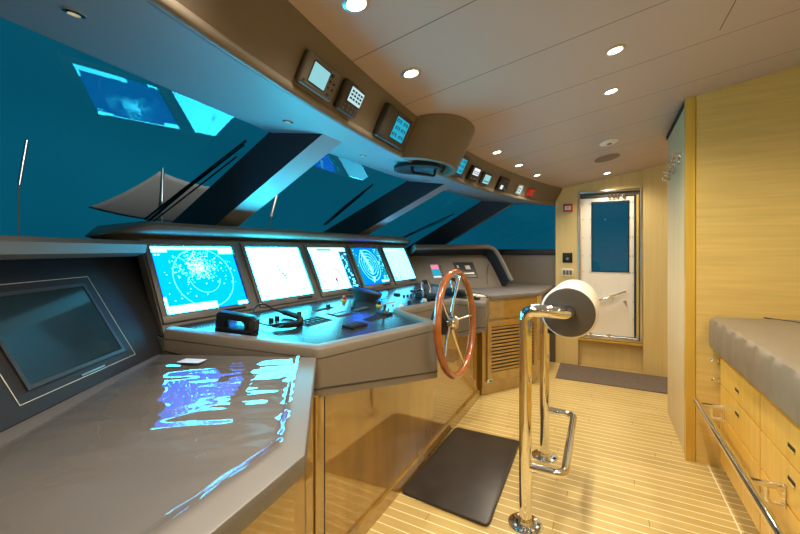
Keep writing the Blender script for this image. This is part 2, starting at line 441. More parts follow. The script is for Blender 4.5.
# bulging pod with open underside
bm = B()
py0, py1 = 1.962, 2.658; yc_ = (py0+py1)/2
def podx(y, z):
    s = (y-yc_)/((py1-py0)/2); s = max(-1, min(1, s)); w = max(0, 1-abs(s)**2.3)**.72
    return xb(y)+.52*(max(z, 1.95)-1.975)+.004+w*.195
n = 30; zs = [1.945, 1.96, 2.05, 2.15, 0]
grid = []
for i in range(n+1):
    s = -1+2*i/n; s = math.copysign(abs(s)**.8, s); y = yc_+s*(py1-py0)/2; row = []
    for k in range(5):
        x = podx(y, 2.195 if k == 4 else zs[k]); z = zs[k] if k < 4 else zc(x, y)-.001
        row.append(bm.verts.new((x, y, z)))
    grid.append(row)
for i in range(n):
    for k in range(4): bm.faces.new((grid[i][k], grid[i+1][k], grid[i+1][k+1], grid[i][k+1]))
# rim return and underside ring
inner = []
for i in range(n+1):
    v = grid[i][0].co; inner.append(bm.verts.new((-1.06+(v.x+1.06)*.86, yc_+(v.y-yc_)*.80, 1.945)))
up = [bm.verts.new((v.co.x, v.co.y, 2.07)) for v in inner]
for i in range(n):
    bm.faces.new((grid[i][0], inner[i], inner[i+1], grid[i+1][0])); bm.faces.new((inner[i], up[i], up[i+1], inner[i+1]))
bm.faces.new(up)
ocf('pod', bm, 'leather_band', smooth=True)
bm = B(); t_ = bmesh.new()
lathe(bm, [(0, .0), (.125, .0), (.145, -.012), (.158, -.012), (.158, .01), (0, .012)], org=(-1.085, 2.27, 1.943)); ocf('recess_ring', bm, 'black', smooth=True)
bm = B(); tube(bm, rpath([(-1.09, 2.20, 1.94), (-1.09, 2.20, 1.900), (-1.00, 2.36, 1.900), (-1.00, 2.36, 1.94)], .03), .009); ocf('grab_handle', bm, 'black', smooth=True)
bm = B(); box(bm, (-.004, -.002, 0), (.004, .002, .04)); bm.free()

# ------------------------------------------------------------------ instruments on the fascia
def fascia_frame(y, z):
    dy = .01; t = Vector((xb(y+dy)-xb(y-dy), 2*dy, 0)).normalized(); upv = Vector((.4613, 0, .8872))
    n_ = t.cross(upv).normalized(); upv = n_.cross(t)
    return frame((xb(y)+.52*(z-1.975), y, z), t, upv, n_)
def instrument(y0, y1, z0, z1, s, name, label, cat, lcd, body='darkgrey', dep=.03, keys=None, marks=None):
    """y0..y1, z0..z1: extent of the housing on the slanted fascia; s: the display's extent the same way"""
    K = 1.127; mx = fascia_frame((y0+y1)/2, (z0+z1)/2); o = thing(name, label, cat, mx=mx, group='instruments on the overhead console')
    w = y1-y0; h = (z1-z0)*K; cy, cz = (y0+y1)/2, (z0+z1)/2
    sc = (s[0]-cy, s[1]-cy, (s[2]-cz)*K, (s[3]-cz)*K)
    bm = B(); box(bm, (-w/2, -h/2, .001), (w/2, h/2, dep), min(.012, dep*.4), seg=3); finish('housing', bm, body, o, smooth=True)
    bm = B(); box(bm, (sc[0]-.004, sc[2]-.004, dep-.001), (sc[1]+.004, sc[3]+.004, dep+.0015)); finish('screen_surround', bm, 'black', o)
    bm = B(); box(bm, (sc[0], sc[2], dep+.001), (sc[1], sc[3], dep+.0025), mi=0)
    for (a, b_, c, d) in (marks or []):
        X0 = sc[0]+(sc[1]-sc[0])*a; X1 = sc[0]+(sc[1]-sc[0])*b_; Y0 = sc[2]+(sc[3]-sc[2])*c; Y1 = sc[2]+(sc[3]-sc[2])*d
        box(bm, (X0, Y0, dep+.0025), (X1, Y1, dep+.003), mi=1)
    finish('display', bm, [lcd, 'l_ink'], o)
    for (kx, ky, r) in (keys or []):
        bm = B(); cyl(bm, (kx*w, ky*h, dep-.001), (kx*w, ky*h, dep+.004), r, r*.85, 12); finish('key', bm, 'grey' if body != 'grey' else 'darkgrey', o, smooth=True)
    return o
instrument(.975, 1.185, 1.990, 2.090, (1.012, 1.110, 2.010, 2.070), 'chart_plotter', 'small plotter with plain pale blue screen, first on the overhead console', 'instrument', 'l_cyan', 'grey',
           keys=[(.24, .28, .008), (.24, .08, .005), (.36, .08, .005), (.24, -.12, .005), (.36, -.12, .005), (.28, -.34, .009), (-.42, -.36, .006)])
digits = [(a, a+.16, c, c+.14) for c in (.70, .46, .20) for a in (.08, .30, .54, .76)]
instrument(1.229, 1.381, 1.988, 2.098, (1.268, 1.370, 2.033, 2.086), 'wind_instrument', 'black gauge with number lcd and round keys, second on the overhead console', 'instrument', 'l_pale', 'darkgrey',
           keys=[(a, b_, .0055) for b_ in (-.22, -.36) for a in (-.28, -.08, .12, .30)], marks=digits)
def gauge_marks():
    m = []
    for cx, cy in ((.22, .82), (.74, .82), (.28, .5), (.74, .5), (.22, .18), (.74, .18)):
        m += [(cx-.17, cx+.17, cy+.05, cy+.09), (cx-.17, cx-.10, cy-.07, cy+.05), (cx+.10, cx+.17, cy-.07, cy+.05), (cx-.04, cx+.03, cy-.05, cy+.02)]
    return m
instrument(1.589, 1.872, 1.980, 2.128, (1.688, 1.832, 2.006, 2.104), 'engine_display', 'large dark box with a bright blue gauge screen, left of the overhead bulge', 'instrument', 'l_blue', 'darkgrey', dep=.045, marks=gauge_marks())
instrument(2.60, 2.880, 1.985, 2.137, (2.682, 2.815, 2.008, 2.109), 'engine_display', 'dark box with blue gauge screen, half hidden just beyond the overhead bulge', 'instrument', 'l_blue', 'darkgrey', dep=.045, marks=gauge_marks())
instrument(3.003, 3.178, 1.989, 2.102, (3.035, 3.150, 2.040, 2.092), 'depth_gauge', 'black gauge with white number lcd, just right of the half hidden box', 'instrument', 'l_white', 'black', marks=digits[4:], keys=[(-.25, -.3, .006), (0, -.3, .006), (.25, -.3, .006)])
instrument(3.258, 3.421, 1.994, 2.091, (3.280, 3.400, 2.008, 2.078), 'log_gauge', 'black gauge with pale grey-blue lcd, left of the radio telephone', 'instrument', 'l_cyan', 'darkgrey', marks=digits[8:])
instrument(3.620, 3.824, 1.988, 2.106, (3.665, 3.715, 2.005, 2.040), 'radio_telephone', 'dark radio telephone with small white window on the overhead console', 'radio', 'l_white', 'black', keys=[(.1, -.25, .009), (.3, -.35, .01)])
instrument(4.065, 4.180, 1.994, 2.088, (4.080, 4.165, 2.004, 2.080), 'alarm_panel', 'small cream panel beside the red one at the end of the overhead console', 'panel', 'l_pale', 'offwhite', dep=.012, marks=[(.2, .8, .6, .7), (.2, .7, .3, .4)])
instrument(4.315, 4.450, 2.002, 2.080, (4.325, 4.440, 2.010, 2.072), 'indicator', 'small glowing red indicator, last on the overhead console', 'indicator', 'l_red', 'red', dep=.02, marks=[(.1, .3, .3, .7), (.6, .9, .3, .7)])
# tiny white knob beside the engine display
mx = fascia_frame(1.915, 2.105); o = None
bm = B(); cyl(bm, (0, 0, .0), (0, 0, .012), .008, .006, 14); k_ = finish('toggle_knob', bm, 'offwhite', smooth=True); k_.matrix_world = mx
tag(k_, 'tiny round white knob on the overhead console right of the large blue gauge box', 'knob')

# soffit mini lights
for i, (x, y) in enumerate(((-1.281, 1.294), (-1.328, 1.985), (-1.356, 3.028), (-1.28, 3.71), (-1.17, .45))):
    txt = ['second from the camera', 'before the second pillar', 'between the second and third pillars', 'nearest the far wall', 'nearest the camera'][i]
    o = thing('soffit_light', 'tiny chrome ringed lamp set in the blue lit soffit, '+txt, 'light', (x, y, 1.953+(ZT-1.953)*((xb(y)-.03)-x)/((xb(y)-.03)-gx(y, ZT))), 'small lamps in the soffit'); o.rotation_euler = (0, math.radians(9.5), 0)
    bm = B(); lathe(bm, [(.014, 0), (.024, 0), (.024, -.004), (.014, -.006), (.014, 0)]); finish('ring', bm, 'chrome', o, smooth=True)
    bm = B(); lathe(bm, [(0, -.001), (.0135, -.001), (.0135, -.004), (0, -.005)]); finish('lens', bm, 'bulb_off', o)

# ------------------------------------------------------------------ ceiling downlights
def ceil_frame(x, y):
    n_ = Vector((.172, -.028*(y-2.4), -1)).normalized()      # pointing down
    ex = Vector((1, 0, .172)).normalized(); ey = n_.cross(ex)
    return frame((x, y, zc(x, y)), ex, ey, n_)
spots = [(-.70, .47, 'over the near console'), (-.691, .993, 'at the top edge of the photo'), (-.755, 1.512, 'nearest the large blue gauge box'),
         (-.756, 3.076, 'first of the row beyond the overhead bulge'), (-.688, 3.63, 'middle of the row of three beyond the bulge'), (-.605, 4.161, 'last of the row of three beyond the bulge'),
         (.051, 2.041, 'nearer of the pair in mid ceiling'), (.043, 2.556, 'farther of the pair in mid ceiling'), (.042, 4.804, 'close to the far door'),
         (.05, .3, 'above the camera'), (.05, -.9, 'behind the camera'), (1.15, -.6, 'added out of view above the near end of the settee'), (1.15, .7, 'added out of view above the settee'), (1.15, 2.0, 'added out of view above the far end of the settee'),  # settee lamps are out of view, added to light the settee
         (-.65, -.9, 'over the port end of the consoles'), (1.1, 4.55, 'in the passage behind the partition')]
for x, y, txt in spots:
    o = thing('downlight', 'round recessed warm ceiling downlight, '+txt, 'light', mx=ceil_frame(x, y), group='ceiling downlights')
    bm = B(); lathe(bm, [(.030, 0), (.044, 0), (.044, .003), (.032, .006), (.030, 0)]); finish('ring', bm, 'steel', o, smooth=True)
    bm = B(); lathe(bm, [(0, .0005), (.0295, .0005), (.0295, .003), (0, .004)]); finish('lens', bm, 'bulb', o, smooth=True)
    ld = bpy.data.lights.new('lamp_light', 'SPOT'); ld.energy = LAMP_W; ld.color = LAMP_C; ld.spot_size = math.radians(150); ld.spot_blend = 1.0
    ld.shadow_soft_size = .03
    lo = bpy.data.objects.new('lamp_light', ld); C.objects.link(lo); lo.parent = o; lo.location = (0, 0, .04); lo.rotation_euler = (PI, 0, 0)
# smoke detector and ceiling speaker
o = thing('smoke_detector', 'round white smoke detector on the ceiling', 'detector', mx=ceil_frame(.047, 3.669))
bm = B(); lathe(bm, [(0, .001), (.072, .001), (.072, .008), (.062, .014), (.022, .016), (0, .016)]); finish('body', bm, 'white', o, smooth=True)
bm = B(); lathe(bm, [(0, .0155), (.018, .0155), (.018, .021), (0, .022)]); finish('sensor', bm, 'grey', o, smooth=True)
o = thing('ceiling_speaker', 'flat round brown speaker grille in the ceiling beside the smoke detector', 'speaker', mx=ceil_frame(.037, 4.186))
bm = B(); lathe(bm, [(0, .001), (.112, .001), (.112, .004), (.10, .006), (0, .006)]); finish('grille', bm, 'grille', o, smooth=True)

# ------------------------------------------------------------------ helm console
hc = thing('helm_console', 'long wood and taupe leather helm console holding five monitors', 'console', (-1.4, YC, 0))
hinv = Matrix.Translation(Vector((1.4, -YC, 0)))
def hcf(name, bm, m, par=None, **k):
    bmesh.ops.transform(bm, matrix=hinv, verts=bm.verts); return finish(name, bm, m, par or hc, **k)
front = [(-1.665, .955), (-1.03, 1.215), (-.848, 2.075), (-1.16, 2.20), (-1.11, 2.62), (-1.06, 2.95), (-.835, 3.01), (-.945, 3.56), (-1.66, 3.72)]
frad = [0, .02, .04, .03, .03, .03, .055, .04, 0]
fbot = [.93, .79, .655, .665, .665, .69, .735, .78, .90]
def roundline(line):
    out = []; bot = []
    for i, p in enumerate(line):
        if frad[i] == 0: out.append(tuple(p)); bot.append(fbot[i]); continue
        a, b_, c = Vector(line[i-1]), Vector(p), Vector(line[i+1]); r = frad[i]
        s = b_+(a-b_).normalized()*r; e = b_+(c-b_).normalized()*r
        for k in range(6): t = k/5; out.append(tuple(s*(1-t)**2+b_*2*t*(1-t)+e*t*t)); bot.append(fbot[i])
    return out, bot
outer, obot = roundline(front)
def inset(w): return roundline(offset(front, w))[0]
# body below rim
bm = B(); body = outer+[(-1.80, 3.72), (-1.80, .955)]; bb = obot+[.9, .9]
prism(bm, body, bb, [zd(*p)-.030 for p in outer]+[zd(-1.8)-.03]*2); hcf('leather_apron', bm, 'leather')
bm = B(); ins = inset(.006); prism(bm, ins+[(-1.80, 3.71), (-1.80, .965)], lambda x, y: zd(x)-.036, lambda x, y: zd(x)-.024); hcf('seam_strip', bm, 'seam')
bm = B(); low = outer; tube(bm, [(p[0], p[1], z_+.036) for p, z_ in zip(low, obot)], .0035, 6); hcf('lower_seam', bm, 'seam', smooth=True)
# raised padded rim : section swept along outer
def sweep_rim(bm, outer, w, zf, h0, h1):
    inn = inset(w); n = len(outer)
    secs = []
    for p, q_ in zip(outer, inn):
        P, Q = Vector(p), Vector(q_); z = zf(p[0]); zq = zf(q_[0])
        def L(t): return P+(Q-P)*t
        secs.append([(*P, z+h0), (*L(0), z+h1-.010), (*L(.07), z+h1-.003), (*L(.2), z+h1), (*L(.85), zq+h1), (*L(.97), zq+h1-.004), (*Q, zq+h0)])
    rings = [[bm.verts.new(v) for v in s] for s in secs]
    for a, b_ in zip(rings, rings[1:]):
        for i in range(len(a)): bm.faces.new((a[i], a[(i+1) % len(a)], b_[(i+1) % len(a)], b_[i]))
    bm.faces.new(rings[0]); bm.faces.new(rings[-1][::-1])
bm = B(); sweep_rim(bm, outer, .058, zd, -.026, .016); hcf('padded_rim', bm, 'leather', smooth=True)
bm = B(); ins = inset(.05); prism(bm, ins+[(-1.80, 3.68), (-1.80, .99)], lambda x, y: zd(x)-.022, lambda x, y: zd(x)); hcf('desktop', bm, 'panelgloss')
# wooden base
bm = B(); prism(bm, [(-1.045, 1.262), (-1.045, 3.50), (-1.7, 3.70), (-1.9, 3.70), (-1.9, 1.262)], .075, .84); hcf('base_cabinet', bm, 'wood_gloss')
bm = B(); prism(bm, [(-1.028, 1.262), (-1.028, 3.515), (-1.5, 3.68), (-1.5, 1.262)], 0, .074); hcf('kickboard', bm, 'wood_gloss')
bm = B(); box(bm, (-1.056, 1.2545, .0), (-1.036, 1.2615, .80)); hcf('shadow_joint', bm, 'seam')
bm = B(); box(bm, (-1.09, 1.20, .0), (-1.034, 1.254, .80), .004); hcf('corner_post', bm, 'wood_gloss')
# monitor fascia: plane tilted 25 deg
T = math.radians(25); upm = Vector((-math.sin(T), 0, math.cos(T))); nm = Vector((math.cos(T), 0, math.sin(T)))
MP = Vector((-1.728, 0, 1.045)); MF = frame(MP, (0, 1, 0), upm, nm)
bm = B(); box(bm, (.985, -.02, -.05), (3.668, .45, -.0), mx=MF); hcf('monitor_fascia', bm, 'bezel')
# hood above monitors (curved leather brow)
bm = B(); ysh = [.84+(3.97-.84)*i/64 for i in range(65)]
def hx(y): return -1.868-1.9*max(0, 1.04-y)**1.9-1.2*max(0, y-3.62)**1.8
def hz(y): return 1.497-.35*max(0, 1.04-y)**1.5-.10*max(0, y-3.50)**1.5
def hood(y):
    x = hx(y); z = hz(y); k = min(1, .10+.9*(y-.84)/.17); bk = max(-2.45, x-.12-(y-.84)*2.2)
    return [(x-.085, z-.034*k), (x-.010, z-.016*k), (x+.002, z-.008*k), (x+.008, z+.006*k), (x+.009, z+.020*k), (x-.006, z+.038*k), (x-.10, z+.045*k), (bk, z+.035*k), (bk, z-.055*k), (x-.10, z-.055*k)]
strip(bm, hood, ysh); hcf('hood', bm, 'leather', smooth=True)
bm = B(); box(bm, (-2.44, 1.15, 1.0), (-2.02, 3.70, 1.43)); hcf('hood_back', bm, 'leather_dark')

# ------------------------------------------------------------------ monitors
def disc(bm, cx, cy, r, z, mi, seg=24, r0=0, a0=0, a1=2*PI, clip=None):
    """flat ring or disc in the screen plane, clipped to a rectangle by clamping"""
    W_, H_ = clip or (9, 9)
    def cl(x, y): return (min(max(x, .003), W_-.003), min(max(y, .003), H_-.003), z)
    st = [(a0+(a1-a0)*i/seg) for i in range(seg+1)]
    for a, b_ in zip(st, st[1:]):
        p = [cl(cx+r*math.cos(a), cy+r*math.sin(a)), cl(cx+r*math.cos(b_), cy+r*math.sin(b_))]
        if r0 > 0: p += [cl(cx+r0*math.cos(b_), cy+r0*math.sin(b_)), cl(cx+r0*math.cos(a), cy+r0*math.sin(a))]
        else: p += [cl(cx, cy)]
        q(bm, p, mi)
def rect(bm, x0, y0, x1, y1, z, mi): q(bm, [(x0, y0, z), (x1, y0, z), (x1, y1, z), (x0, y1, z)], mi)
SW, SH = .445, .345
ML = ['monitor with a bright blue radar picture full of white clutter',
      'monitor showing an almost blank white screen, second of the five',
      'monitor with a white chart, red arc and slate side bar',
      'monitor showing a dark blue ringed chart disc, fourth of the five',
      'monitor with a pale bluish page, farthest of the five']
mats_s = ['s_radar', 's_white', 's_ring', 's_dark', 's_red', 's_mark', 's_blue', 's_pale', 's_page']
for k, y0 in enumerate((1.018, 1.560, 2.102, 2.632, 3.172)):
    w = SW
    mx = MF @ Matrix.Translation(Vector((y0, .062, .0)))
    o = thing('monitor', ML[k], 'monitor', mx=mx, group='monitors in the helm console')
    bm = B(); t = .030; lo, hi = -.028, w+.028
    box(bm, (lo, -.040, .0005), (hi, -.004, .014), .003); box(bm, (lo, SH+.004, .0005), (hi, SH+.030, .014), .003)
    box(bm, (lo, -.005, .0005), (-.004, SH+.005, .014), .003); box(bm, (w+.004, -.005, .0005), (hi, SH+.005, .014), .003)
    finish('bezel', bm, 'bezel', o, smooth=True)
    bm = B()
    for a in ((-.005, -.005, w+.005, 0), (-.005, SH, w+.005, SH+.005), (-.005, 0, 0, SH), (w, 0, w+.005, SH)): box(bm, (a[0], a[1], .001), (a[2], a[3], .010))
    finish('gasket', bm, 'black', o)
    bm = B()
    for i in range(9): box(bm, (w-.16+i*.014, -.027, .0135), (w-.152+i*.014, -.021, .0165))
    box(bm, (w-.17, -.031, .0132), (w-.03, -.017, .0146)); finish('button_strip', bm, 'black', o)
    bm = B(); z1, z2, z3 = .0046, .0050, .0054; R_ = random.Random(k+3)
    box(bm, (0, 0, .001), (w, SH, .004), mi=[0, 1, 8, 0, 8][k])
    if k == 0:
        cx, cy, r = w*.53, SH*.50, .165
        disc(bm, cx, cy, r, z1, 2, 60, r-.0045, clip=(w, SH)); disc(bm, cx, cy, r*.52, z1, 2, 40, r*.52-.003, PI*1.05, PI*1.95)
        rect(bm, 0, SH-.016, w, SH, z2, 1); rect(bm, 0, SH-.030, .075, SH-.014, z2, 1); rect(bm, w-.09, SH-.042, w, SH-.014, z2, 1)
        rect(bm, 0, 0, .262, .038, z2, 1); rect(bm, 0, 0, .016, .085, z2, 1); rect(bm, w-.06, 0, w, .020, z2, 1)
        rect(bm, .01, SH-.046, .02, SH-.040, z2, 1); rect(bm, .026, SH-.046, .036, SH-.040, z2, 1)
        for i in range(640):
            a = R_.uniform(0, 2*PI); d = abs(R_.gauss(0, .055)); x = cx-.012+d*1.15*math.cos(a); y = cy+.045+d*1.05*math.sin(a)
            if R_.random() < .35: y += abs(R_.gauss(0, .04)); x -= .02
            if y < cy-.01 and R_.random() < .8: continue
            if not (.01 < x < w-.01 and .045 < y < SH-.02): continue
            s = R_.uniform(.0008, .0024); rect(bm, x-s*1.3, y-s, x+s*1.3, y+s, z3+R_.uniform(0, .0005), 1)
        for i in range(46):
            x = R_.uniform(.03, w-.02); y = R_.uniform(.06, SH-.04); s = R_.uniform(.001, .0028); rect(bm, x-s, y-s, x+s, y+s, z3, 1)
        disc(bm, cx, cy+.02, .008, z3+.0008, 0, 12)
    if k == 1:
        for (x, y, s) in ((.215, .185, .006), (.232, .160, .008), (.245, .145, .008), (.258, .155, .005), (.21, .21, .004), (.235, .24, .004), (.25, .128, .006)): rect(bm, x-s, y-s*.7, x+s, y+s*.7, z1, 3)
        for i in range(9): rect(bm, .03+i*.012, SH-.018, .038+i*.012, SH-.014, z1, 7)
    if k == 2:
        rect(bm, w-.095, .015, w, SH-.03, z1, 3)
        for i in range(16): x = w-.08+R_.uniform(0, .05); y = .03+i*.017; rect(bm, x, y, x+R_.uniform(.01, .03), y+.008, z2, 7)
        rect(bm, .0, .05, .012, SH-.05, z1, 5); rect(bm, .10, SH-.022, .26, SH-.008, z1, 5); rect(bm, 0, .008, .09, .014, z1, 5)
        for i in range(12): rect(bm, .012, .07+i*.02, .018+R_.uniform(0, .014), .075+i*.02, z1, 5)
        disc(bm, .205, .095, .085, z2, 4, 20, .070, -.3, 1.5); disc(bm, .205, .080, .018, z2, 4, 16); rect(bm, .197, .035, .209, .075, z2, 4)
        disc(bm, .065, .075, .012, z2, 4, 12)
    if k == 3:
        rect(bm, 0, 0, w, SH, z1, 6); cx, cy = w*.47, SH*.52
        rect(bm, w-.10, .0, w, SH, z1+.0001, 5); rect(bm, 0, 0, .05, SH, z1+.0001, 5)
        disc(bm, cx, cy, .150, z1+.0002, 6, 48)
        for r in (.15, .118, .088, .058, .028): disc(bm, cx, cy, r, z2, 2, 44, r-.007)
        for i in range(60):
            y = R_.uniform(.02, SH-.02); x = .10+.05*math.sin(y*9)+.03*R_.random()+.16*(1-y/SH)*.4; s = R_.uniform(.003, .008); rect(bm, x-s, y-s, x+s*1.2, y+s, z3, 7)
        for i in range(70):
            x = w-.09+R_.uniform(0, .085); y = R_.uniform(.01, SH-.01); s = R_.uniform(.001, .004); rect(bm, x-s*1.6, y-s*.6, x+s*1.6, y+s*.6, z3, 7)
        for i in range(18): x = R_.uniform(.02, w-.13); y = R_.uniform(.02, SH-.02); s = .003; rect(bm, x-s, y-s, x+s, y+s, z3, 7)
        rect(bm, w-.14, .01, w-.02, .028, z3, 1)
    if k == 4:
        rect(bm, 0, 0, w, SH, z1, 7)
        for (x, y, s) in ((.04, .03, .012), (.05, .05, .006), (.13, .03, .010), (.14, .05, .006), (.20, .02, .004), (.26, .02, .004), (.30, .07, .004), (.33, .2, .003), (.38, .25, .003)): rect(bm, x-s, y-s, x+s*.6, y+s, z2, 3)
        rect(bm, .04, SH-.03, .3, SH-.012, z2, 1); rect(bm, .13, .03, .14, .04, z3, 4)
    finish('screen', bm, mats_s, o, normals=False)

# ------------------------------------------------------------------ wing consoles
def edge_mirror(p): return (p[0], 2*YC-p[1])
d_p = Vector((.543, -.84, 0)); n_p = Vector((-.84, -.543, 0)); A30 = math.radians(30)
TZ = .96
# port (near) chart console
pc = thing('chart_console', 'near wood console with taupe leather chart table top at lower left', 'console', (-.9, .4, 0))
pinv = Matrix.Translation(Vector((.9, -.4, 0)))
def pcf(name, bm, m, **k):
    bmesh.ops.transform(bm, matrix=pinv, verts=bm.verts); return finish(name, bm, m, pc, **k)
tab = [(-1.655, .925), (-1.036, 1.205), (-.564, .620), (-.537, .386), (-.50, -.35), (-.83, -.35), (-1.645, .90)]
bm = B(); prism(bm, tab, TZ-.045, TZ, bev=.006); pcf('table_top', bm, 'table', smooth=True)
wb = [(-1.60, .90), (-1.06, 1.175), (-1.038, 1.195), (-.600, .625), (-.575, .36), (-.55, -.33), (-.83, -.33)]
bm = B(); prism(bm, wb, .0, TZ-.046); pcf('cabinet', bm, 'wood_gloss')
bm = B()
fl = [(-1.052, 1.145), (-.640, .612)]
box(bm, (-1.0, 1.0, 0), (-.99, 1.01, .01)); bm.clear()
# inclined display panel
PP = Vector((-1.625, .876, TZ)); UPP = Vector((0, 0, 1))*math.cos(A30)+n_p*math.sin(A30); PF = frame(PP, -d_p, UPP, (-d_p).cross(UPP))
bm = B(); box(bm, (-1.3, .0, -.03), (.37, .52, 0), mx=PF); pcf('sloping_panel', bm, 'leather_dark')
# brow over the port panel
bm = B()
def browline(s, off): return PP+d_p*s+n_p*(off+.03)
sec = [(.070, 1.388), (.066, 1.424), (.080, 1.440), (.40, 1.445), (.9, 1.41), (.9, 1.385), (.34, 1.375), (.11, 1.372)]
rings = []
for s in (-.15, .2, .5, .9, 1.3): rings.append([bm.verts.new((*(browline(s, o_)).xy, z)) for o_, z in sec])
for a, b_ in zip(rings, rings[1:]):
    for i in range(len(a)): bm.faces.new((a[i], a[(i+1) % len(a)], b_[(i+1) % len(a)], b_[i]))
bm.faces.new(rings[0]); bm.faces.new(rings[-1][::-1]); pcf('brow', bm, 'leather', smooth=True)

# dark flush display in the port panel
o = thing('chart_display', 'large dark switched-off display in the sloping panel at the left', 'display', mx=PF @ Matrix.Translation(Vector((-.505, .078, 0))))
bm = B(); sw, sh = .385, .272
box(bm, (-.012, -.012, .0005), (sw+.012, 0, .006)); box(bm, (-.012, sh, .0005), (sw+.012, sh+.012, .006)); box(bm, (-.012, 0, .0005), (0, sh, .006)); box(bm, (sw, 0, .0005), (sw+.012, sh, .006))
finish('frame', bm, 'darkgrey', o)
bm = B(); box(bm, (0, 0, .0005), (sw, sh, .003)); finish('screen', bm, 'darkscreen', o)
bm = B(); a0, a1, b0, b1, t = -.05, sw+.055, -.040, sh+.040, .0016
box(bm, (a0, b0, .0005), (a1, b0+t, .0015)); box(bm, (a0, b1-t, .0005), (a1, b1, .0015)); box(bm, (a0, b0, .0005), (a0+t, b1, .0015)); box(bm, (a1-t, b0, .0005), (a1, b1, .0015))
finish('inlay_line', bm, 'offwhite', o)
bm = B(); box(bm, (.17, -.034, .0005), (.275, -.029, .0018)); finish('name_strip', bm, 'steel', o)

# clear plastic film lying crumpled on the chart table
from mathutils import noise as mnoise
bm = B()
fp = [(-1.60, .905), (-1.075, 1.145), (-.628, .628), (-.600, .37), (-.570, -.18), (-.80, -.18), (-1.575, .885)]
def inside(x, y, P):
    c = False; n = len(P)
    for i in range(n):
        x0, y0 = P[i]; x1, y1 = P[i-1]
        if (y0 > y) != (y1 > y) and x < (x1-x0)*(y-y0)/(y1-y0)+x0: c = not c
    return c
NX, NY = 150, 200; vd = {}
def fv(i, j):
    if (i, j) not in vd:
        x = -1.62+1.05*i/NX; y = -.2+1.36*j/NY
        p = Vector((x*2.6+y*1.2, y*3.4, 0)); a_ = x*.74+y*.67; b_ = -x*.67+y*.74; h = mnoise.noise(p)*.0040+mnoise.noise(Vector((a_*5, b_*13, 3)))*.0030+mnoise.noise(Vector((a_*11, b_*26, 7)))*.0010+mnoise.noise(Vector((x*30, y*44, 5)))*.00012
        q_ = Vector((x, y)); dm = 9
        for e0, e1 in zip(fp[1:4], fp[2:5]):
            e0, e1 = Vector(e0), Vector(e1); tt = max(0, min(1, (q_-e0).dot(e1-e0)/(e1-e0).length_squared)); dm = min(dm, (q_-e0-(e1-e0)*tt).length)
        h += .008*math.exp(-(dm/.016)**2)
        vd[(i, j)] = bm.verts.new((x, y, TZ+.0095+h))
    return vd[(i, j)]
for i in range(NX):
    for j in range(NY):
        x = -1.62+1.05*(i+.5)/NX; y = -.2+1.36*(j+.5)/NY
        if inside(x, y, fp): bm.faces.new((fv(i, j), fv(i+1, j), fv(i+1, j+1), fv(i, j+1)))
o = finish('plastic_sheet', bm, 'film', smooth=True); tag(o, 'crumpled clear plastic sheet covering the chart table at lower left', 'sheet')
bm = B(); box(bm, (-.045, -.026, 0), (.045, .026, .0008)); o = finish('paper_label', bm, 'offwhite'); o.location = (-1.395, .905, TZ+.0125); o.rotation_euler = (0, 0, .35)
tag(o, 'small white paper note on the chart table near the monitor', 'note')

# starboard wing console
sc_ = thing('wing_console', 'far wood console with grey top and louvred door beyond the steering wheel', 'console', (-.9, 4.3, 0))
sinv = Matrix.Translation(Vector((.9, -4.3, 0)))
def scf(name, bm, m, par=None, **k):
    bmesh.ops.transform(bm, matrix=sinv, verts=bm.verts); return finish(name, bm, m, par or sc_, **k)
stab = [(-1.66, 3.735), (-.945, 3.610), (-.575, 4.165), (-.545, FAR-.01), (-1.0, FAR-.01), (-1.66, 3.78)]
bm = B(); prism(bm, stab[::-1], TZ-.04, TZ, bev=.005); scf('table_top', bm, 'table', smooth=True)
g0, g1 = Vector((-1.015, 3.56)), Vector((-.605, 4.165))
sb = [(-1.6, 3.76), (g0.x-.0, g0.y), (g1.x, g1.y), (-.600, FAR-.01), (-1.0, FAR-.01)]
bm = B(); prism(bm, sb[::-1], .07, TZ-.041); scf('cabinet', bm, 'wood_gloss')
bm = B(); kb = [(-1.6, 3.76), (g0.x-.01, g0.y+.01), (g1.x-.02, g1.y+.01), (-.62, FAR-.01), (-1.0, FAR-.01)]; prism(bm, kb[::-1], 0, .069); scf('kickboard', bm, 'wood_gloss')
gd = (g1-g0); gl = gd.length; gd = gd.normalized(); gn = Vector((gd.y, -gd.x))
GF = frame((g0.x, g0.y, 0), (gd.x, gd.y, 0), (0, 0, 1), (gn.x, gn.y, 0))
door_m = sinv @ GF
dz0, dz1 = .13, .71
bm = B(); ll0, ll1, lz0, lz1 = .10, gl-.06, .215, .655
for a in ((.05, dz0, ll0, dz1), (ll1, dz0, gl-.02, dz1), (ll0, dz0, ll1, lz0), (ll0, lz1, ll1, dz1)): box(bm, (a[0], a[1], .0008), (a[2], a[3], .018), .0015)
dr = finish('louvred_door', bm, 'wood_gloss', sc_); dr.matrix_local = door_m
bm = B(); box(bm, (ll0, lz0, .0008), (ll1, lz1, .002)); lb = finish('louvre_backing', bm, 'seam', dr)
bm = B()
nl = 13
for i in range(nl):
    z = lz0+(lz1-lz0)*(i+.5)/nl; box(bm, (ll0, z-.011, .006), (ll1, z+.009, .012), .002, mx=Matrix.Translation((0, 0, .0)))
finish('louvre_slats', bm, 'wood_gloss', dr, smooth=True)
bm = B(); box(bm, (.03, .735, .0008), (gl-.02, .905, .016), .002); dw = finish('drawer_front', bm, 'wood_gloss', sc_); dw.matrix_local = door_m
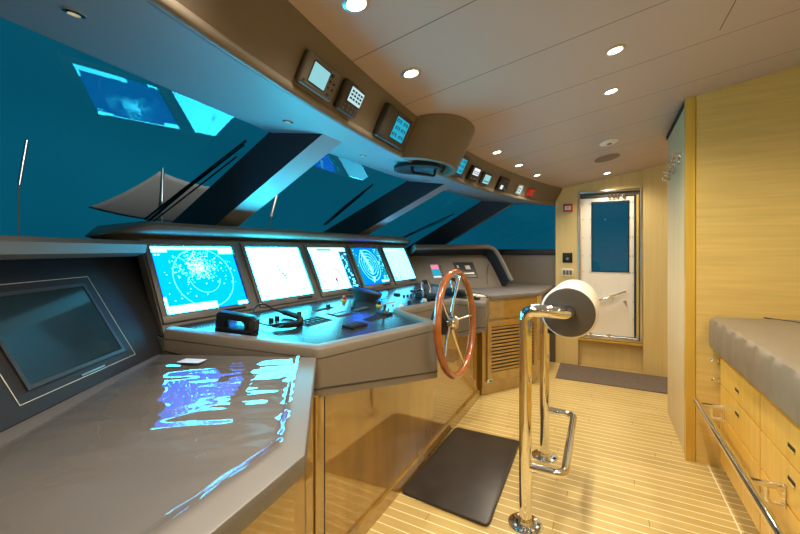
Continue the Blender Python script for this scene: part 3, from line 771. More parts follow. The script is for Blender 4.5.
# small white and green indicator on door foot
o = thing('indicator_switch', 'tiny white and green label plate at the foot of the louvred door', 'switch', mx=GF @ Matrix.Translation(Vector((.075, .140, .0185))))
bm = B(); box(bm, (-.034, -.014, 0), (.034, .014, .004), .001); finish('plate', bm, 'offwhite', o)
bm = B(); box(bm, (-.004, -.010, .004), (.026, .010, .006)); finish('green_window', bm, 'green', o)

# starboard sloping panel
d_s = Vector((.543, .84, 0)); n_s = Vector((-.84, .543, 0)); SP = Vector((-1.625, 2*YC-.876, TZ))
ups = Vector((0, 0, 1))*math.cos(A30)+n_s*math.sin(A30); SF = frame(SP, d_s, ups, ups.cross(-d_s)*-1)
ns_ = d_s.cross(ups)
if ns_.dot(Vector((1, -1, 0))) < 0: ns_ = -ns_
SF = frame(SP, d_s, ups, ns_)
# NB left-handed frame is fine for plain meshes (normals recalculated before transform)
bm = B(); box(bm, (-.16, .0, -.03), (1.06, .50, 0), mx=SF); scf('sloping_panel', bm, 'leather')
bm = B()
# hood: rounded arch edge that follows the panel top and turns down at the far end
hp = [(-.16, .458), (.90, .472), (.985, .43), (1.02, .26), (1.045, .0)]
pth = []
base = rpath([(a, b_, 0) for a, b_ in hp], .14, 8)
for v in base: pth.append(v)
def ring_at(i):
    p = base[i]; a = base[max(i-1, 0)]; c = base[min(i+1, len(base)-1)]; t = (c-a).normalized(); nn = Vector((-t.y, t.x, 0))
    s = [(-.03, .0), (-.035, .15), (-.022, .170), (.012, .170), (.030, .150), (.030, 0)]
    return [SF @ (p+nn*u_+Vector((0, 0, w_))) for u_, w_ in s]
rings = [[bm.verts.new(v) for v in ring_at(i)] for i in range(len(base))]
for a, b_ in zip(rings, rings[1:]):
    for i in range(6): bm.faces.new((a[i], a[(i+1) % 6], b_[(i+1) % 6], b_[i])).material_index = 1 if i == 0 else 0  # underside darker: shade under the hood put into its colour
bm.faces.new(rings[0]); bm.faces.new(rings[-1][::-1]); scf('hood', bm, ['leather', 'leather_dark'], smooth=True)
bm = B(); prism(bm, [tuple((SP+d_s*a+n_s*b_).xy) for a, b_ in ((-.2, .27), (.75, .27), (.95, .6), (.5, 1.0), (-.3, 1.0))], 1.30, 1.372); scf('hood_top', bm, 'leather_dark')
# small pink blue lcd, and framed gauge box on it
SFm = frame(SP, d_s, ups, ns_)
def onpanel(name, label, cat, s, h):
    o = thing(name, label, cat, (0, 0, 0)); o.location = SP+d_s*s+ups*h; return o
def addp(o, name, m, boxes):
    bm = B()
    for (x0, y0, z0, x1, y1, z1, *mi) in boxes:
        vs_ = []
        t = bmesh.new(); box(t, (x0, y0, z0), (x1, y1, z1))
        R3 = SFm.to_3x3()
        for v in t.verts: v.co = R3 @ v.co
        merge(bm, t, None, mi[0] if mi else 0)
    return finish(name, bm, m, o)
o = onpanel('autopilot_display', 'small pink and blue lit display in the sloping panel behind the steering wheel', 'display', .075, .15)
addp(o, 'bezel', 'bezel', [(-.012, -.012, .0005, .112, .172, .006)])
addp(o, 'display', ['l_pink', 'l_blue', 'l_white'], [(0, .105, .006, .1, .16, .008, 0), (0, .02, .006, .1, .105, .008, 1), (0, 0, .006, .1, .02, .008, 2)])
for i in range(4): addp(o, 'key', 'black', [(.125, .02+i*.036, .0005, .14, .036+i*.036, .006)])
o = onpanel('gauge_panel', 'framed dark glass panel with shiny switches, right of the small pink display', 'panel', .405, .13)
addp(o, 'frame', 'darkgrey', [(0, 0, .0005, .29, .012, .008), (0, .198, .0005, .29, .21, .008), (0, .012, .0005, .012, .198, .008), (.278, .012, .0005, .29, .198, .008)])
addp(o, 'glass', 'panelgloss', [(.012, .012, .0005, .278, .198, .004)])
addp(o, 'switch_block', 'steel', [(.03, .13, .004, .055, .165, .012), (.15, .11, .004, .22, .16, .010), (.10, .05, .004, .25, .065, .008)])
# thin black lead hanging on the panel
def P3(s, h, w=.01): return SP+d_s*s+ups*h+ns_*w
bm = B(); tube(bm, rpath([P3(.93, .30), P3(.86, .22, .03), P3(.80, .12, .04), P3(.78, .03, .02)], .08), .003, 8)
tag(finish('thin_cable', bm, 'black', smooth=True), 'thin black cable drooping down the far sloping panel', 'cable')

# ------------------------------------------------------------------ steering wheel
WX, WY, WZ, WR = -.812, 2.28, .940, .322
wm = Matrix.Translation(Vector((WX, WY, WZ))) @ Matrix.Rotation(math.radians(-3), 4, 'Y')
wh = thing('steering_wheel', 'large varnished wooden steering wheel with chrome spokes', 'wheel', mx=wm)
ring = [(0, WR*math.cos(2*PI*i/64), WR*math.sin(2*PI*i/64)) for i in range(64)]
bm = B(); tube(bm, ring, .0215, 16, True); finish('rim', bm, 'wheelwood', wh, smooth=True)
bm = B(); tube(bm, [(-.021, .985*p[1], .985*p[2]) for p in ring], .006, 8, True); finish('rim_band', bm, 'chrome', wh, smooth=True)
for k in range(5):
    a = math.radians(72*k); bm = B()
    tube(bm, [(-.045, .03*math.cos(a), .03*math.sin(a)), (-.030, .15*math.cos(a), .15*math.sin(a)), (0, (WR-.01)*math.cos(a), (WR-.01)*math.sin(a))], [.011, .0085, .0085], 12); finish('spoke', bm, 'chrome', wh, smooth=True)
RY = Matrix.Translation((-.035, 0, 0)) @ Matrix.Rotation(PI/2, 4, 'Y')
bm = B(); lathe(bm, [(0, -.03), (.040, -.03), (.046, -.015), (.046, .018), (.036, .034), (.0, .040)], mx=RY); finish('hub', bm, 'chrome', wh, smooth=True)
bm = B(); lathe(bm, [(0, -.24), (.022, -.24), (.022, -.02), (0, -.02)], mx=RY); finish('shaft', bm, 'steel', wh, smooth=True)
bm = B(); lathe(bm, [(0, -.12), (.060, -.12), (.082, -.11), (.082, -.045), (.05, -.028), (0, -.028)], mx=RY); finish('drive_housing', bm, 'black', wh, smooth=True)

# ------------------------------------------------------------------ things on the helm desk
def hdesk(x): return zd(x)
tilt = math.atan(.105)
def dframe(x, y, rz=0): return Matrix.Translation(Vector((x, y, zd(x)))) @ Matrix.Rotation(tilt, 4, 'Y') @ Matrix.Rotation(rz, 4, 'Z')
def up_(u, v, z):
    th = math.radians(28.2); r = Vector((-math.sin(th)+math.cos(th)*(u-400)/378, math.cos(th)+math.sin(th)*(u-400)/378, (250-v)/378)); t = (z-1.4)/r.z
    return r.x*t, r.y*t
def desk_at(u, v):
    z = 1.0
    for _ in range(20): x, y = up_(u, v, z); z = zd(x)
    return x, y
# handset
x, y = -1.475, 1.175
SC9 = Matrix.Scale(.9, 4)
hs = thing('radio_handset', 'black telephone-style radio handset in its cradle below the first monitor', 'handset', mx=dframe(x, y, .40) @ SC9)
bm = B(); box(bm, (-.105, -.035, 0), (.095, .045, .022), .006); finish('cradle', bm, 'black', hs, smooth=True)
bm = B(); pr2 = [(-.105, .020), (-.105, .088), (-.09, .100), (.07, .090), (.10, .074), (.10, .020), (.045, .020), (.045, .048), (.03, .062), (-.045, .064), (-.06, .050), (-.06, .020)]
prism(bm, pr2, -.028, .028, bev=.004, mx=Matrix(((1, 0, 0, 0), (0, 0, -1, 0), (0, 1, 0, 0), (0, 0, 0, 1)))); finish('grip', bm, 'black', hs, smooth=True)
bm = B(); box(bm, (.070, -.0285, .022), (.1015, .0285, .076), .003); finish('earpiece', bm, 'darkgrey', hs, smooth=True)
# coiled cord
def dp(x, y, h): return Vector((x, y, zd(x)+h))
ctrl = [dp(-1.52, 1.265, .06), dp(-1.50, 1.30, .019), dp(-1.40, 1.30, .019), dp(-1.33, 1.42, .019), dp(-1.42, 1.53, .019), dp(-1.53, 1.55, .019), dp(-1.60, 1.50, .035), dp(-1.61, 1.45, .075), dp(-1.60, 1.38, .07), dp(-1.60, 1.36, .008)]
sm = rpath(ctrl, .08, 10)
# resample and coil the middle
def resample(P, n):
    L = [0]
    for a, b_ in zip(P, P[1:]): L.append(L[-1]+(b_-a).length)
    out = []; j = 0
    for i in range(n):
        s = L[-1]*i/(n-1)
        while j < len(L)-2 and L[j+1] < s: j += 1
        out.append(P[j]+(P[j+1]-P[j])*((s-L[j])/max(1e-9, L[j+1]-L[j])))
    return out
rs = resample(sm, 700); coil = []
for i, p in enumerate(rs):
    t = (rs[min(i+1, 699)]-rs[max(i-1, 0)]).normalized(); s = Vector((0, 0, 1)).cross(t).normalized(); n_ = t.cross(s)
    f = i/699; amp = .0125 if .18 < f < .72 else 0.0
    amp *= min(1, max(0, (f-.18)*25), max(0, (.72-f)*25)) if amp else 0
    a = i*.75; coil.append(p+(s*math.cos(a)+n_*math.sin(a))*amp)
bm = B(); tube(bm, coil, .0042, 6); o = finish('coiled_cord', bm, 'black', smooth=True); tag(o, 'black coiled handset cord looping over the helm desk', 'cord')
# compass bowl / speaker dish
x, y = desk_at(366, 300); x = max(x, -1.60)
o = thing('compass', 'dark round magnetic compass bowl with slanted top standing under the third and fourth monitors', 'compass', mx=dframe(x, y) @ Matrix.Scale(1.15, 4))
def slant(bm):
    for v in bm.verts:
        if v.co.z > .03: v.co.z += -v.co.x*.12-v.co.y*.14
bm = B(); lathe(bm, [(0, .0), (.072, .0), (.078, .012), (.098, .052), (.104, .060), (.100, .066), (.092, .060), (0, .056)], seg=40); slant(bm)
finish('bowl', bm, 'darkgrey', o, smooth=True)
bm = B(); lathe(bm, [(0, .0565), (.088, .0600), (.080, .063), (.0, .064)], seg=40); slant(bm)
finish('dome', bm, 'black', o, smooth=True)
# buttons, knobs, switches
def knob(u, v, label, m, r=.014, h=.02, name='knob', base=None, grp='knobs on the helm desk', cat='knob'):
    x, y = desk_at(u, v); o = thing(name, label, cat, mx=dframe(x, y), group=grp)
    z0 = 0
    if base: bm = B(); lathe(bm, [(0, 0), (r*1.5, 0), (r*1.5, h*.35), (r*1.2, h*.5), (0, h*.5)], seg=20); finish('collar', bm, base, o, smooth=True); z0 = h*.5
    bm = B(); lathe(bm, [(0, z0), (r, z0), (r*.92, z0+h*.85), (r*.7, z0+h), (0, z0+h)], seg=20); finish('cap', bm, m, o, smooth=True)
knob(271, 321.5, 'small black knob beside the handset cord, left of a like one', 'black')
knob(277, 319.5, 'small black knob beside the handset cord, right of a like one', 'black')
knob(299, 316, 'black knob standing alone below the second monitor', 'black', .015, .026)
knob(328, 307.5, 'black knob in a row of dark markings below the third monitor', 'black', .015, .02)
knob(344, 301, 'red topped button with yellow collar below the third monitor', 'red', .014, .024, 'emergency_button', 'yellow', None, 'button')
knob(379, 306, 'yellow and black push button right of the compass bowl', 'black', .014, .022, 'emergency_button', 'yellow', None, 'button')
knob(401, 308, 'larger pale grey round knob on the desk left of the wheel', 'offwhite', .021, .016, base='steel')
knob(416, 296.5, 'small pale knob farthest back near the wheel', 'offwhite', .016, .016)
knob(424, 302, 'pale round knob just left of the wheel rim', 'offwhite', .020, .018, base='steel')
knob(397, 295, 'flat wide black knob in front of the last monitor', 'black', .030, .014)
knob(404, 296.5, 'tiny black push button, left of three in a row', 'black', .010, .012)
knob(407.5, 296, 'tiny black push button, middle of three in a row', 'black', .010, .012)
knob(411, 295.5, 'tiny black push button, right of three in a row', 'black', .010, .012)
knob(393, 305.5, 'tiny yellow push button left of the pale knob', 'yellow', .008, .008)
knob(388, 310, 'small steel knob right of the black joystick', 'steel', .009, .014)
knob(409, 303, 'small black knob between the two pale knobs', 'black', .012, .018)
knob(431, 296, 'small black knob close behind the wheel rim', 'black', .013, .024)
knob(352, 309, 'small black knob just before the compass bowl', 'black', .010, .014)
def plate(u, v, w, d, h, m, name, label, cat, rz=0, detail=None):
    x, y = desk_at(u, v); o = thing(name, label, cat, mx=dframe(x, y, rz)); bm = B(); box(bm, (-w/2, -d/2, 0), (w/2, d/2, h), min(.003, h*.3)); finish('body', bm, m, o)
    if detail: detail(o, h)
    return o
def keysd(nx_, ny_, w, d, m='grey'):
    def f(o, h):
        for i in range(nx_):
            for j in range(ny_):
                bm = B(); cx = -w/2+w*(i+.5)/nx_; cy = -d/2+d*(j+.5)/ny_; box(bm, (cx-w*.3/nx_, cy-d*.3/ny_, h-.001), (cx+w*.3/nx_, cy+d*.3/ny_, h+.004), .001); finish('key', bm, m, o)
    return f
plate(313, 321, .11, .20, .003, 'darkgrey', 'keypad', 'flat dark keypad panel near the cord on the helm desk', 'keypad', 0, keysd(3, 5, .1, .19, 'black'))
plate(340, 313.5, .10, .15, .003, 'darkgrey', 'control_pad', 'flat dark switch panel in the middle of the helm desk', 'switch panel', 0, keysd(2, 4, .09, .14, 'steel'))
plate(355, 326.5, .07, .14, .014, 'black', 'trackball_unit', 'black slab-shaped control near the front rim of the helm desk', 'control', 0, keysd(1, 3, .06, .12, 'darkgrey'))
plate(361, 309.5, .05, .16, .004, 'black', 'switch_row', 'row of black switches in front of the compass bowl', 'switches', 0, keysd(1, 5, .045, .15, 'grey'))
plate(375, 318, .06, .18, .003, 'darkgrey', 'control_pad', 'flat dark panel right of the black slab on the helm desk', 'switch panel', 0, keysd(2, 5, .055, .17, 'black'))
plate(324, 309, .03, .16, .003, 'black', 'switch_row', 'thin row of dark switches below the second monitor', 'switches', 0, keysd(1, 6, .026, .15, 'darkgrey'))
plate(389, 303.0, .012, .16, .004, 'offwhite', 'label_strip', 'thin white strip across the desk right of the compass bowl', 'strip', 0)
plate(418, 290, .05, .25, .006, 'black', 'switch_row', 'dark switch row at the back of the desk beside the last monitor', 'switches', 0, keysd(1, 6, .045, .24, 'steel'))
# small joystick
x, y = desk_at(384, 314); o = thing('joystick', 'small black joystick on the helm desk left of the wheel notch', 'joystick', mx=dframe(x, y))
bm = B(); box(bm, (-.045, -.04, 0), (.045, .04, .012), .004); finish('base', bm, 'black', o, smooth=True)
bm = B(); lathe(bm, [(0, .012), (.022, .012), (.014, .024), (.007, .028), (.008, .042), (.013, .050), (.009, .060), (0, .062)], seg=20); finish('stick', bm, 'darkgrey', o, smooth=True)
# throttles
for (x, y, lab) in ((-1.25, 2.78, 'twin chrome throttle levers on a black base behind the wheel rim'), (-1.17, 3.22, 'twin chrome joystick levers seen through the steering wheel')):
    o = thing('throttle_control', lab, 'throttle', mx=dframe(x, y))
    bm = B(); prism(bm, r2([(-.085, -.06), (.085, -.06), (.085, .06), (-.085, .06)], .03), 0, .05, bev=.006); finish('base', bm, 'black', o, smooth=True)
    for s in (-1, 1):
        bm = B(); tube(bm, rpath([(0, s*.068, .035), (-.01, s*.075, .09), (-.03, s*.05, .135), (-.03, s*.012, .14)], .03), .008, 12); lv = finish('lever', bm, 'chrome', o, smooth=True)
        bm = B(); lathe(bm, [(0, -.018), (.012, -.014), (.016, 0), (.012, .014), (0, .018)], org=(-.03, s*.02, .14), seg=16); finish('lever_knob', bm, 'black', lv, smooth=True)
# round dial on starboard lobe
x, y = -1.0, 3.33
o = thing('rudder_dial', 'round instrument with curved black and chrome rim on the right lobe of the helm desk', 'dial', mx=dframe(x, y))
bm = B(); lathe(bm, [(0, 0), (.10, 0), (.105, .012), (.092, .022), (.085, .014), (0, .014)], seg=40); finish('rim', bm, 'black', o, smooth=True)
bm = B(); lathe(bm, [(0, .0145), (.08, .0145), (.08, .018), (0, .018)], seg=40); finish('face', bm, 'offwhite', o, smooth=True)
bm = B(); box(bm, (-.004, -.06, .018), (.004, .02, .021)); finish('needle', bm, 'red', o)

# ------------------------------------------------------------------ leaning post with padded roll
lp = thing('leaning_post', 'chrome leaning rail with padded roll standing behind the steering wheel', 'leaning post', (-.345, 2.36, 0))
def lpf(name, bm, m, **k):
    bmesh.ops.transform(bm, matrix=Matrix.Translation(Vector((.345, -2.36, 0))), verts=bm.verts); return finish(name, bm, m, lp, **k)
PXX, PY0, PY1, PR = -.347, 2.0, 2.72, .031
RX, RZ = -.155, 1.080
for y, s in ((PY0, 1), (PY1, -1)):
    zt_ = RZ+.015 if s > 0 else .97
    bm = B(); tube(bm, rpath([(PXX, y, .01), (PXX, y, zt_), (PXX+(.11 if s > 0 else .06), y, zt_ if s > 0 else 1.03), (RX, y+s*.06, RZ), (RX, y+s*.13, RZ)], .10, 10), PR, 20); lpf('post', bm, 'chrome', smooth=True)
    bm = B(); lathe(bm, [(0, 0), (.085, 0), (.085, .007), (.078, .011), (.036, .013), (.033, .028), (0, .028)], org=(PXX, y, .0)); fl_ = lpf('floor_flange', bm, 'chrome', smooth=True)
    for k in range(4):
        a = PI/4+k*PI/2; bm = B(); lathe(bm, [(0, .010), (.009, .010), (.008, .015), (0, .017)], org=(PXX+.06*math.cos(a), y+.06*math.sin(a), 0), seg=12); 
        bmesh.ops.transform(bm, matrix=Matrix.Translation(Vector((.345, -2.36, 0))), verts=bm.verts); finish('bolt', bm, 'steel', fl_, smooth=True)
bm = B(); tube(bm, rpath([(PXX+.01, PY0, .30), (-.165, PY0+.0, .30), (-.165, PY1, .32), (PXX+.01, PY1, .32)], .055, 8), .022, 16); lpf('foot_bar', bm, 'chrome', smooth=True)
RC = Matrix.Translation(Vector((RX, 2.36, RZ))) @ Matrix.Rotation(PI/2, 4, 'X')
bm = B(); L2 = .245; lathe(bm, [(.0, -L2+.010), (.11, -L2+.006), (.123, -L2+.002), (.132, -L2+.010), (.136, -L2+.02), (.136, L2-.02), (.132, L2-.010), (.123, L2-.002), (.11, L2-.006), (0, L2-.010)], seg=56, mx=RC); lpf('padded_roll', bm, 'white', smooth=True)
for s in (-1, 1):
    bm = B(); lathe(bm, [(0, s*(L2-.012)), (.121, s*(L2-.008)), (.125, s*(L2+.003)), (.118, s*(L2+.006)), (.05, s*(L2+.002)), (0, s*(L2+.0))], seg=56, mx=RC); lpf('end_pad', bm, 'steelpad' if 'steelpad' in M else 'leather', smooth=True)
bm = B(); lathe(bm, [(.028, L2+.001), (.034, L2+.001), (.033, L2+.008), (.028, L2+.009)], seg=30, mx=RC); lpf('collar', bm, 'seam', smooth=True)
bm = B(); prism(bm, [(-.26, 2.14), (-.20, 2.14), (-.20, 2.58), (-.26, 2.58)], .955, .985, bev=.008); lpf('cover_flap', bm, 'leather_dark')

# ------------------------------------------------------------------ mats
bm = B(); mp_ = [(-1.026, 1.915), (-1.015, 2.815), (-.525, 2.825), (-.505, 1.880)]
prism(bm, r2(mp_[::-1], .035), 0.001, .019, bev=.006); tag(finish('rubber_mat', bm, 'rubber', smooth=True), 'thick black rubber standing mat on the floor beside the helm console', 'mat')
bm = B(); prism(bm, [(-.455, 4.44), (.555, 4.46), (.625, FAR-.03), (-.46, FAR-.005)], 0.001, .010, bev=.002); tag(finish('door_mat', bm, 'carpet'), 'brown carpet mat on the floor in front of the far door', 'mat')

# ------------------------------------------------------------------ settee cabinet, cushion, rail
sx = .668; st = thing('settee_cabinet', 'yellow wood drawer cabinet under the grey cushion at the right edge', 'cabinet', (sx, 1.2, 0))
def stf(name, bm, m, par=None, **k):
    bmesh.ops.transform(bm, matrix=Matrix.Translation(Vector((-sx, -1.2, 0))), verts=bm.verts); return finish(name, bm, m, par or st, **k)
SY0, SY1 = -1.2, 3.108
bm = B(); box(bm, (sx, SY0, .055), (AFT-.01, SY1, .77)); stf('carcass', bm, 'wood_door')
bm = B(); box(bm, (sx+.07, SY0, 0), (AFT-.01, SY1, .054)); stf('plinth', bm, 'wood_edge')
bm = B(); box(bm, (sx-.012, SY0, .732), (sx-.0005, SY1, .772), .003); stf('top_rail', bm, 'wood_trim')
cols = [(2.365, 3.045), (1.69, 2.355), (1.0, 1.68), (.3, .99), (-.4, .29)]
for (y0, y1) in cols:
    for (z0, z1, gz) in ((.565, .722, .632), (.385, .555, .502), (.065, .375, None)):
        bm = B(); box(bm, (sx-.018, y0+.002, z0), (sx-.0005, y1-.002, z1), .002); d_ = stf('drawer', bm, 'wood_door')
        if gz:
            yc = (y0+y1)/2; bm = B(); 
            t = bmesh.new(); box(t, (sx-.0195, yc-.032, gz-.014), (sx-.0175, yc+.032, gz+.004)); merge(bm, t)
            bm.transform(Matrix.Translation(Vector((-sx, -1.2, 0)))); g_ = finish('finger_recess', bm, 'seam', d_)
            bm = B(); t = bmesh.new(); box(t, (sx-.024, yc-.034, gz-.017), (sx-.0175, yc+.034, gz-.012), .001); merge(bm, t); bm.transform(Matrix.Translation(Vector((-sx, -1.2, 0)))); finish('pull_lip', bm, 'wood_trim', d_)
for z in (.70, .575):
    o = thing('cabinet_catch', 'small chrome catch at the far edge of the drawer cabinet, '+('upper' if z > .6 else 'lower')+' of two', 'catch', (sx-.001, 3.08, z), 'chrome catches on the drawer cabinet')
    bm = B(); box(bm, (-.026, -.018, -.012), (-.0005, .018, .012), .003); finish('plate', bm, 'chrome', o, smooth=True)
    bm = B(); tube(bm, rpath([(-.02, -.0, 0), (-.045, 0, .002), (-.05, -.0, -.012)], .008), .005, 10); finish('hook', bm, 'chrome', o, smooth=True)
# cushion
bm = B(); NY_, NZ_ = 60, 1
cz0, cz1 = .775, .980
def csec(y, e):
    x = sx-.072; r = .05
    w = .006*math.sin(y*37)+.004*math.sin(y*61+1) if 1.5 < y < 2.95 else 0
    bulge = .012*math.sin(y*2.1)
    pts = [(AFT-.02, cz0), (x+.03, cz0), (x+.006, cz0+.012), (x+w*.4, cz0+.04), (x+w, (cz0+cz1)/2-.01), (x+.002+w, cz1-.036), (x+.012+w*.5, cz1-.014), (x+.034, cz1-.003), (x+.12, cz1+.0+bulge*.3), (x+.55, cz1+.016+bulge), (AFT-.25, cz1+.01), (AFT-.02, cz1-.01)]
    if e: pts = [(px+(.012 if px < x+.2 else 0)*e, cz0+(pz-cz0)*(1-.08*e)) for px, pz in pts]
    return pts
ysx = [SY0+(SY1-.012-SY0)*i/140 for i in range(141)]
rings = []
for i, y in enumerate(ysx):
    dd = (ysx[-1]-y); e = max(0, 1-dd/.06)**2
    rings.append([bm.verts.new((x, y, z)) for x, z in csec(y, e)])
for a, b_ in zip(rings, rings[1:]):
    for i in range(12): bm.faces.new((a[i], a[(i+1) % 12], b_[(i+1) % 12], b_[i]))
bm.faces.new(rings[0]); bm.faces.new(rings[-1][::-1])
o = thing('settee_cushion', 'long grey-brown leather cushion lying on the drawer cabinet', 'cushion', (sx, 1.2, cz0))
bmesh.ops.transform(bm, matrix=Matrix.Translation(Vector((-sx, -1.2, -cz0))), verts=bm.verts); finish('pad', bm, 'cushion', o, smooth=True)
bm = B(); tube(bm, [(sx+.20+.25*(i/20), 3.085-1.0*(i/20)**1.0*.30+.004*math.sin(i*2), cz1+.006+.007*(i/20)) for i in range(21)], .004, 6)
bmesh.ops.transform(bm, matrix=Matrix.Translation(Vector((-sx, -1.2, -cz0))), verts=bm.verts); finish('crease_piping', bm, 'leather_dark', o, smooth=True)
# chrome rail
RX_, RZ_ = .528, .440
fr_ = thing('foot_rail', 'long chrome rail on brackets along the front of the drawer cabinet', 'rail', (RX_, 1.2, RZ_))
def frf(name, bm, m, **k):
    bmesh.ops.transform(bm, matrix=Matrix.Translation(Vector((-RX_, -1.2, -RZ_))), verts=bm.verts); return finish(name, bm, m, fr_, **k)
bm = B(); tube(bm, [(RX_, -1.0, RZ_), (RX_, 3.02, RZ_)], .019, 16); frf('bar', bm, 'chrome', smooth=True)
for y in (2.96, 2.08, 1.2, .3, -.6):
    bm = B(); tube(bm, [(RX_, y, RZ_), (sx-.02, y, RZ_)], .014, 12)
    tube(bm, rpath([(sx-.022, y, RZ_-.072), (RX_+.065, y, RZ_-.072), (RX_+.065, y, RZ_)], .02), .009, 10); frf('bracket', bm, 'chrome', smooth=True)
    bm = B(); box(bm, (sx-.024, y-.012, RZ_-.085), (sx-.0185, y+.012, RZ_+.015), .002); frf('mounting_plate', bm, 'chrome')

# ------------------------------------------------------------------ far door
dy = FAR+.075
o = struct(bpy.data.objects.new('door_1', None)); C.objects.link(o); o.location = (0, dy, 0)
def dpf(name, bm, m, par=None, **k):
    bmesh.ops.transform(bm, matrix=Matrix.Translation(Vector((0, -dy, 0))), verts=bm.verts); return finish(name, bm, m, par or o, **k)
bm = B()
fy0, fy1 = FAR-.012, FAR+.10
box(bm, (DX0+.001, fy0, DZ0+.001), (DX0+.022, fy1, DZ1-.001), .003); box(bm, (DX1-.030, fy0, DZ0+.001), (DX1-.001, fy1, DZ1-.001), .003)
box(bm, (DX0+.022, fy0, DZ1-.028), (DX1-.03, fy1, DZ1-.001), .003); box(bm, (DX0+.022, fy0, DZ0+.001), (DX1-.03, fy1, DZ0+.03), .003)
dpf('door_frame', bm, 'steel', smooth=True)
bm = B(); box(bm, (DX0+.0225, FAR+.03, DZ1-.075), (DX1-.031, FAR+.09, DZ1-.029), .003); dpf('header_track', bm, 'grey')
GX0, GX1, GZ0, GZ1 = -.112, .262, 1.148, 1.963
LX0, LX1, LZ0, LZ1 = DX0+.024, DX1-.085, DZ0+.05, DZ1-.085
bm = B(); y0, y1 = FAR+.040, FAR+.085
box(bm, (LX0, y0, LZ0), (GX0, y1, LZ1), .002); box(bm, (GX1, y0, LZ0), (LX1, y1, LZ1), .002); box(bm, (GX0, y0, LZ0), (GX1, y1, GZ0), .002); box(bm, (GX0, y0, GZ1), (GX1, y1, LZ1), .002)
leaf = dpf('door_leaf', bm, 'white')
bm = B(); 
for a in ((GX0-.008, GZ0-.008, GX1+.008, GZ0+.002), (GX0-.008, GZ1-.002, GX1+.008, GZ1+.012), (GX0-.008, GZ0, GX0+.004, GZ1), (GX1-.004, GZ0, GX1+.008, GZ1)): box(bm, (a[0], y0-.006, a[1]), (a[2], y0+.002, a[3]))
dpf('window_gasket', bm, 'black', leaf)
bm = B(); box(bm, (GX0, y0+.01, GZ0), (GX1, y0+.016, GZ1)); dpf('glass_pane', bm, 'doorglass' if 'doorglass' in M else 'glass', leaf)
bm = B(); box(bm, (LX1+.004, FAR+.02, LZ0), (LX1+.018, FAR+.07, LZ1), .002); dpf('seal_strip', bm, 'seam')
bm = B(); box(bm, (LX1+.022, FAR+.005, LZ0-.01), (LX1+.045, FAR+.09, LZ1+.01), .004); dpf('track_post', bm, 'wood_trim')
bm = B()
for z in (1.14, 1.33, 1.55, 1.77, 1.95, 1.0, .8, .6):
    for x in (LX0+.025, GX0-.02) if z > 1.1 else (LX0+.025,): cyl(bm, (x, y0-.003, z), (x, y0+.001, z), .008, seg=10)
    for x in (GX1+.016, LX1-.012) if z > 1.1 else (LX1-.012,): cyl(bm, (x, y0-.003, z), (x, y0+.001, z), .008, seg=10)
for x in (-.05, .2): cyl(bm, (x, y0-.003, 1.115), (x, y0+.001, 1.115), .006, seg=10); cyl(bm, (x-.03, y0-.003, .985), (x-.03, y0+.001, .985), .005, seg=10)
dpf('rivets', bm, 'steel', leaf)
bm = B(); cyl(bm, (.09, y0, .86), (.09, y0-.045, .86), .016, .014, 16); tube(bm, [(-.05, y0-.042, .80), (.09, y0-.042, .862), (.235, y0-.042, .925)], .012, 12); dpf('door_handle', bm, 'chrome', leaf, smooth=True)
bm = B(); cyl(bm, (.225, y0, .80), (.225, y0-.03, .80), .02, .016, 16); tube(bm, [(.225, y0-.03, .80), (.24, y0-.035, .76)], .007, 10); dpf('thumb_turn', bm, 'steel', leaf, smooth=True)
bm = B(); 
for x in (.06, .10, .14, .20): box(bm, (x, y0-.022, LZ1-.02), (x+.03, y0, LZ1+.035), .004)
dpf('roller_bracket', bm, 'chrome', leaf)
bm = B()
for x in (-.14, .05, .33): box(bm, (x, FAR-.0, DZ0+.03), (x+.03, FAR+.03, DZ0+.075), .004)
tube(bm, [(-.2, FAR+.012, DZ0+.045), (.36, FAR+.012, DZ0+.04)], .008, 8); dpf('sill_latches', bm, 'steel', smooth=True)

# wall fittings left of the door
o = thing('fire_call_point', 'small red square fire call point with white centre on the far wall', 'alarm', (-.374, FAR, 1.914))
bm = B(); box(bm, (-.052, -.028, -.048), (.052, -.0005, .048), .004); finish('housing', bm, 'red', o, smooth=True)
bm = B(); box(bm, (-.034, -.031, -.026), (.034, -.0285, .022), .001); finish('glass_label', bm, 'offwhite', o)
bm = B(); box(bm, (-.014, -.0325, -.004), (.014, -.0312, .001)); box(bm, (-.002, -.0325, -.012), (.002, -.0312, .010)); finish('mark', bm, 'grey', o)
o = thing('wall_switch', 'black square switch plate on the far wall below the red call point', 'switch', (-.380, FAR, 1.305))
bm = B(); box(bm, (-.055, -.012, -.060), (.055, -.0005, .060), .003); finish('plate', bm, 'black', o, smooth=True)
bm = B(); cyl(bm, (0, -.012, -.012), (0, -.024, -.012), .018, .015, 18); finish('button', bm, 'steel', o, smooth=True)
o = thing('wall_socket', 'white wall plate with grey rockers just below the black switch plate', 'socket', (-.380, FAR, 1.125))
bm = B(); box(bm, (-.065, -.012, -.047), (.065, -.0005, .047), .003); finish('plate', bm, 'offwhite', o, smooth=True)
for x in (-.036, 0, .036): bm = B(); box(bm, (x-.015, -.015, -.028), (x+.015, -.0118, .028), .001); finish('rocker', bm, 'grey', o)

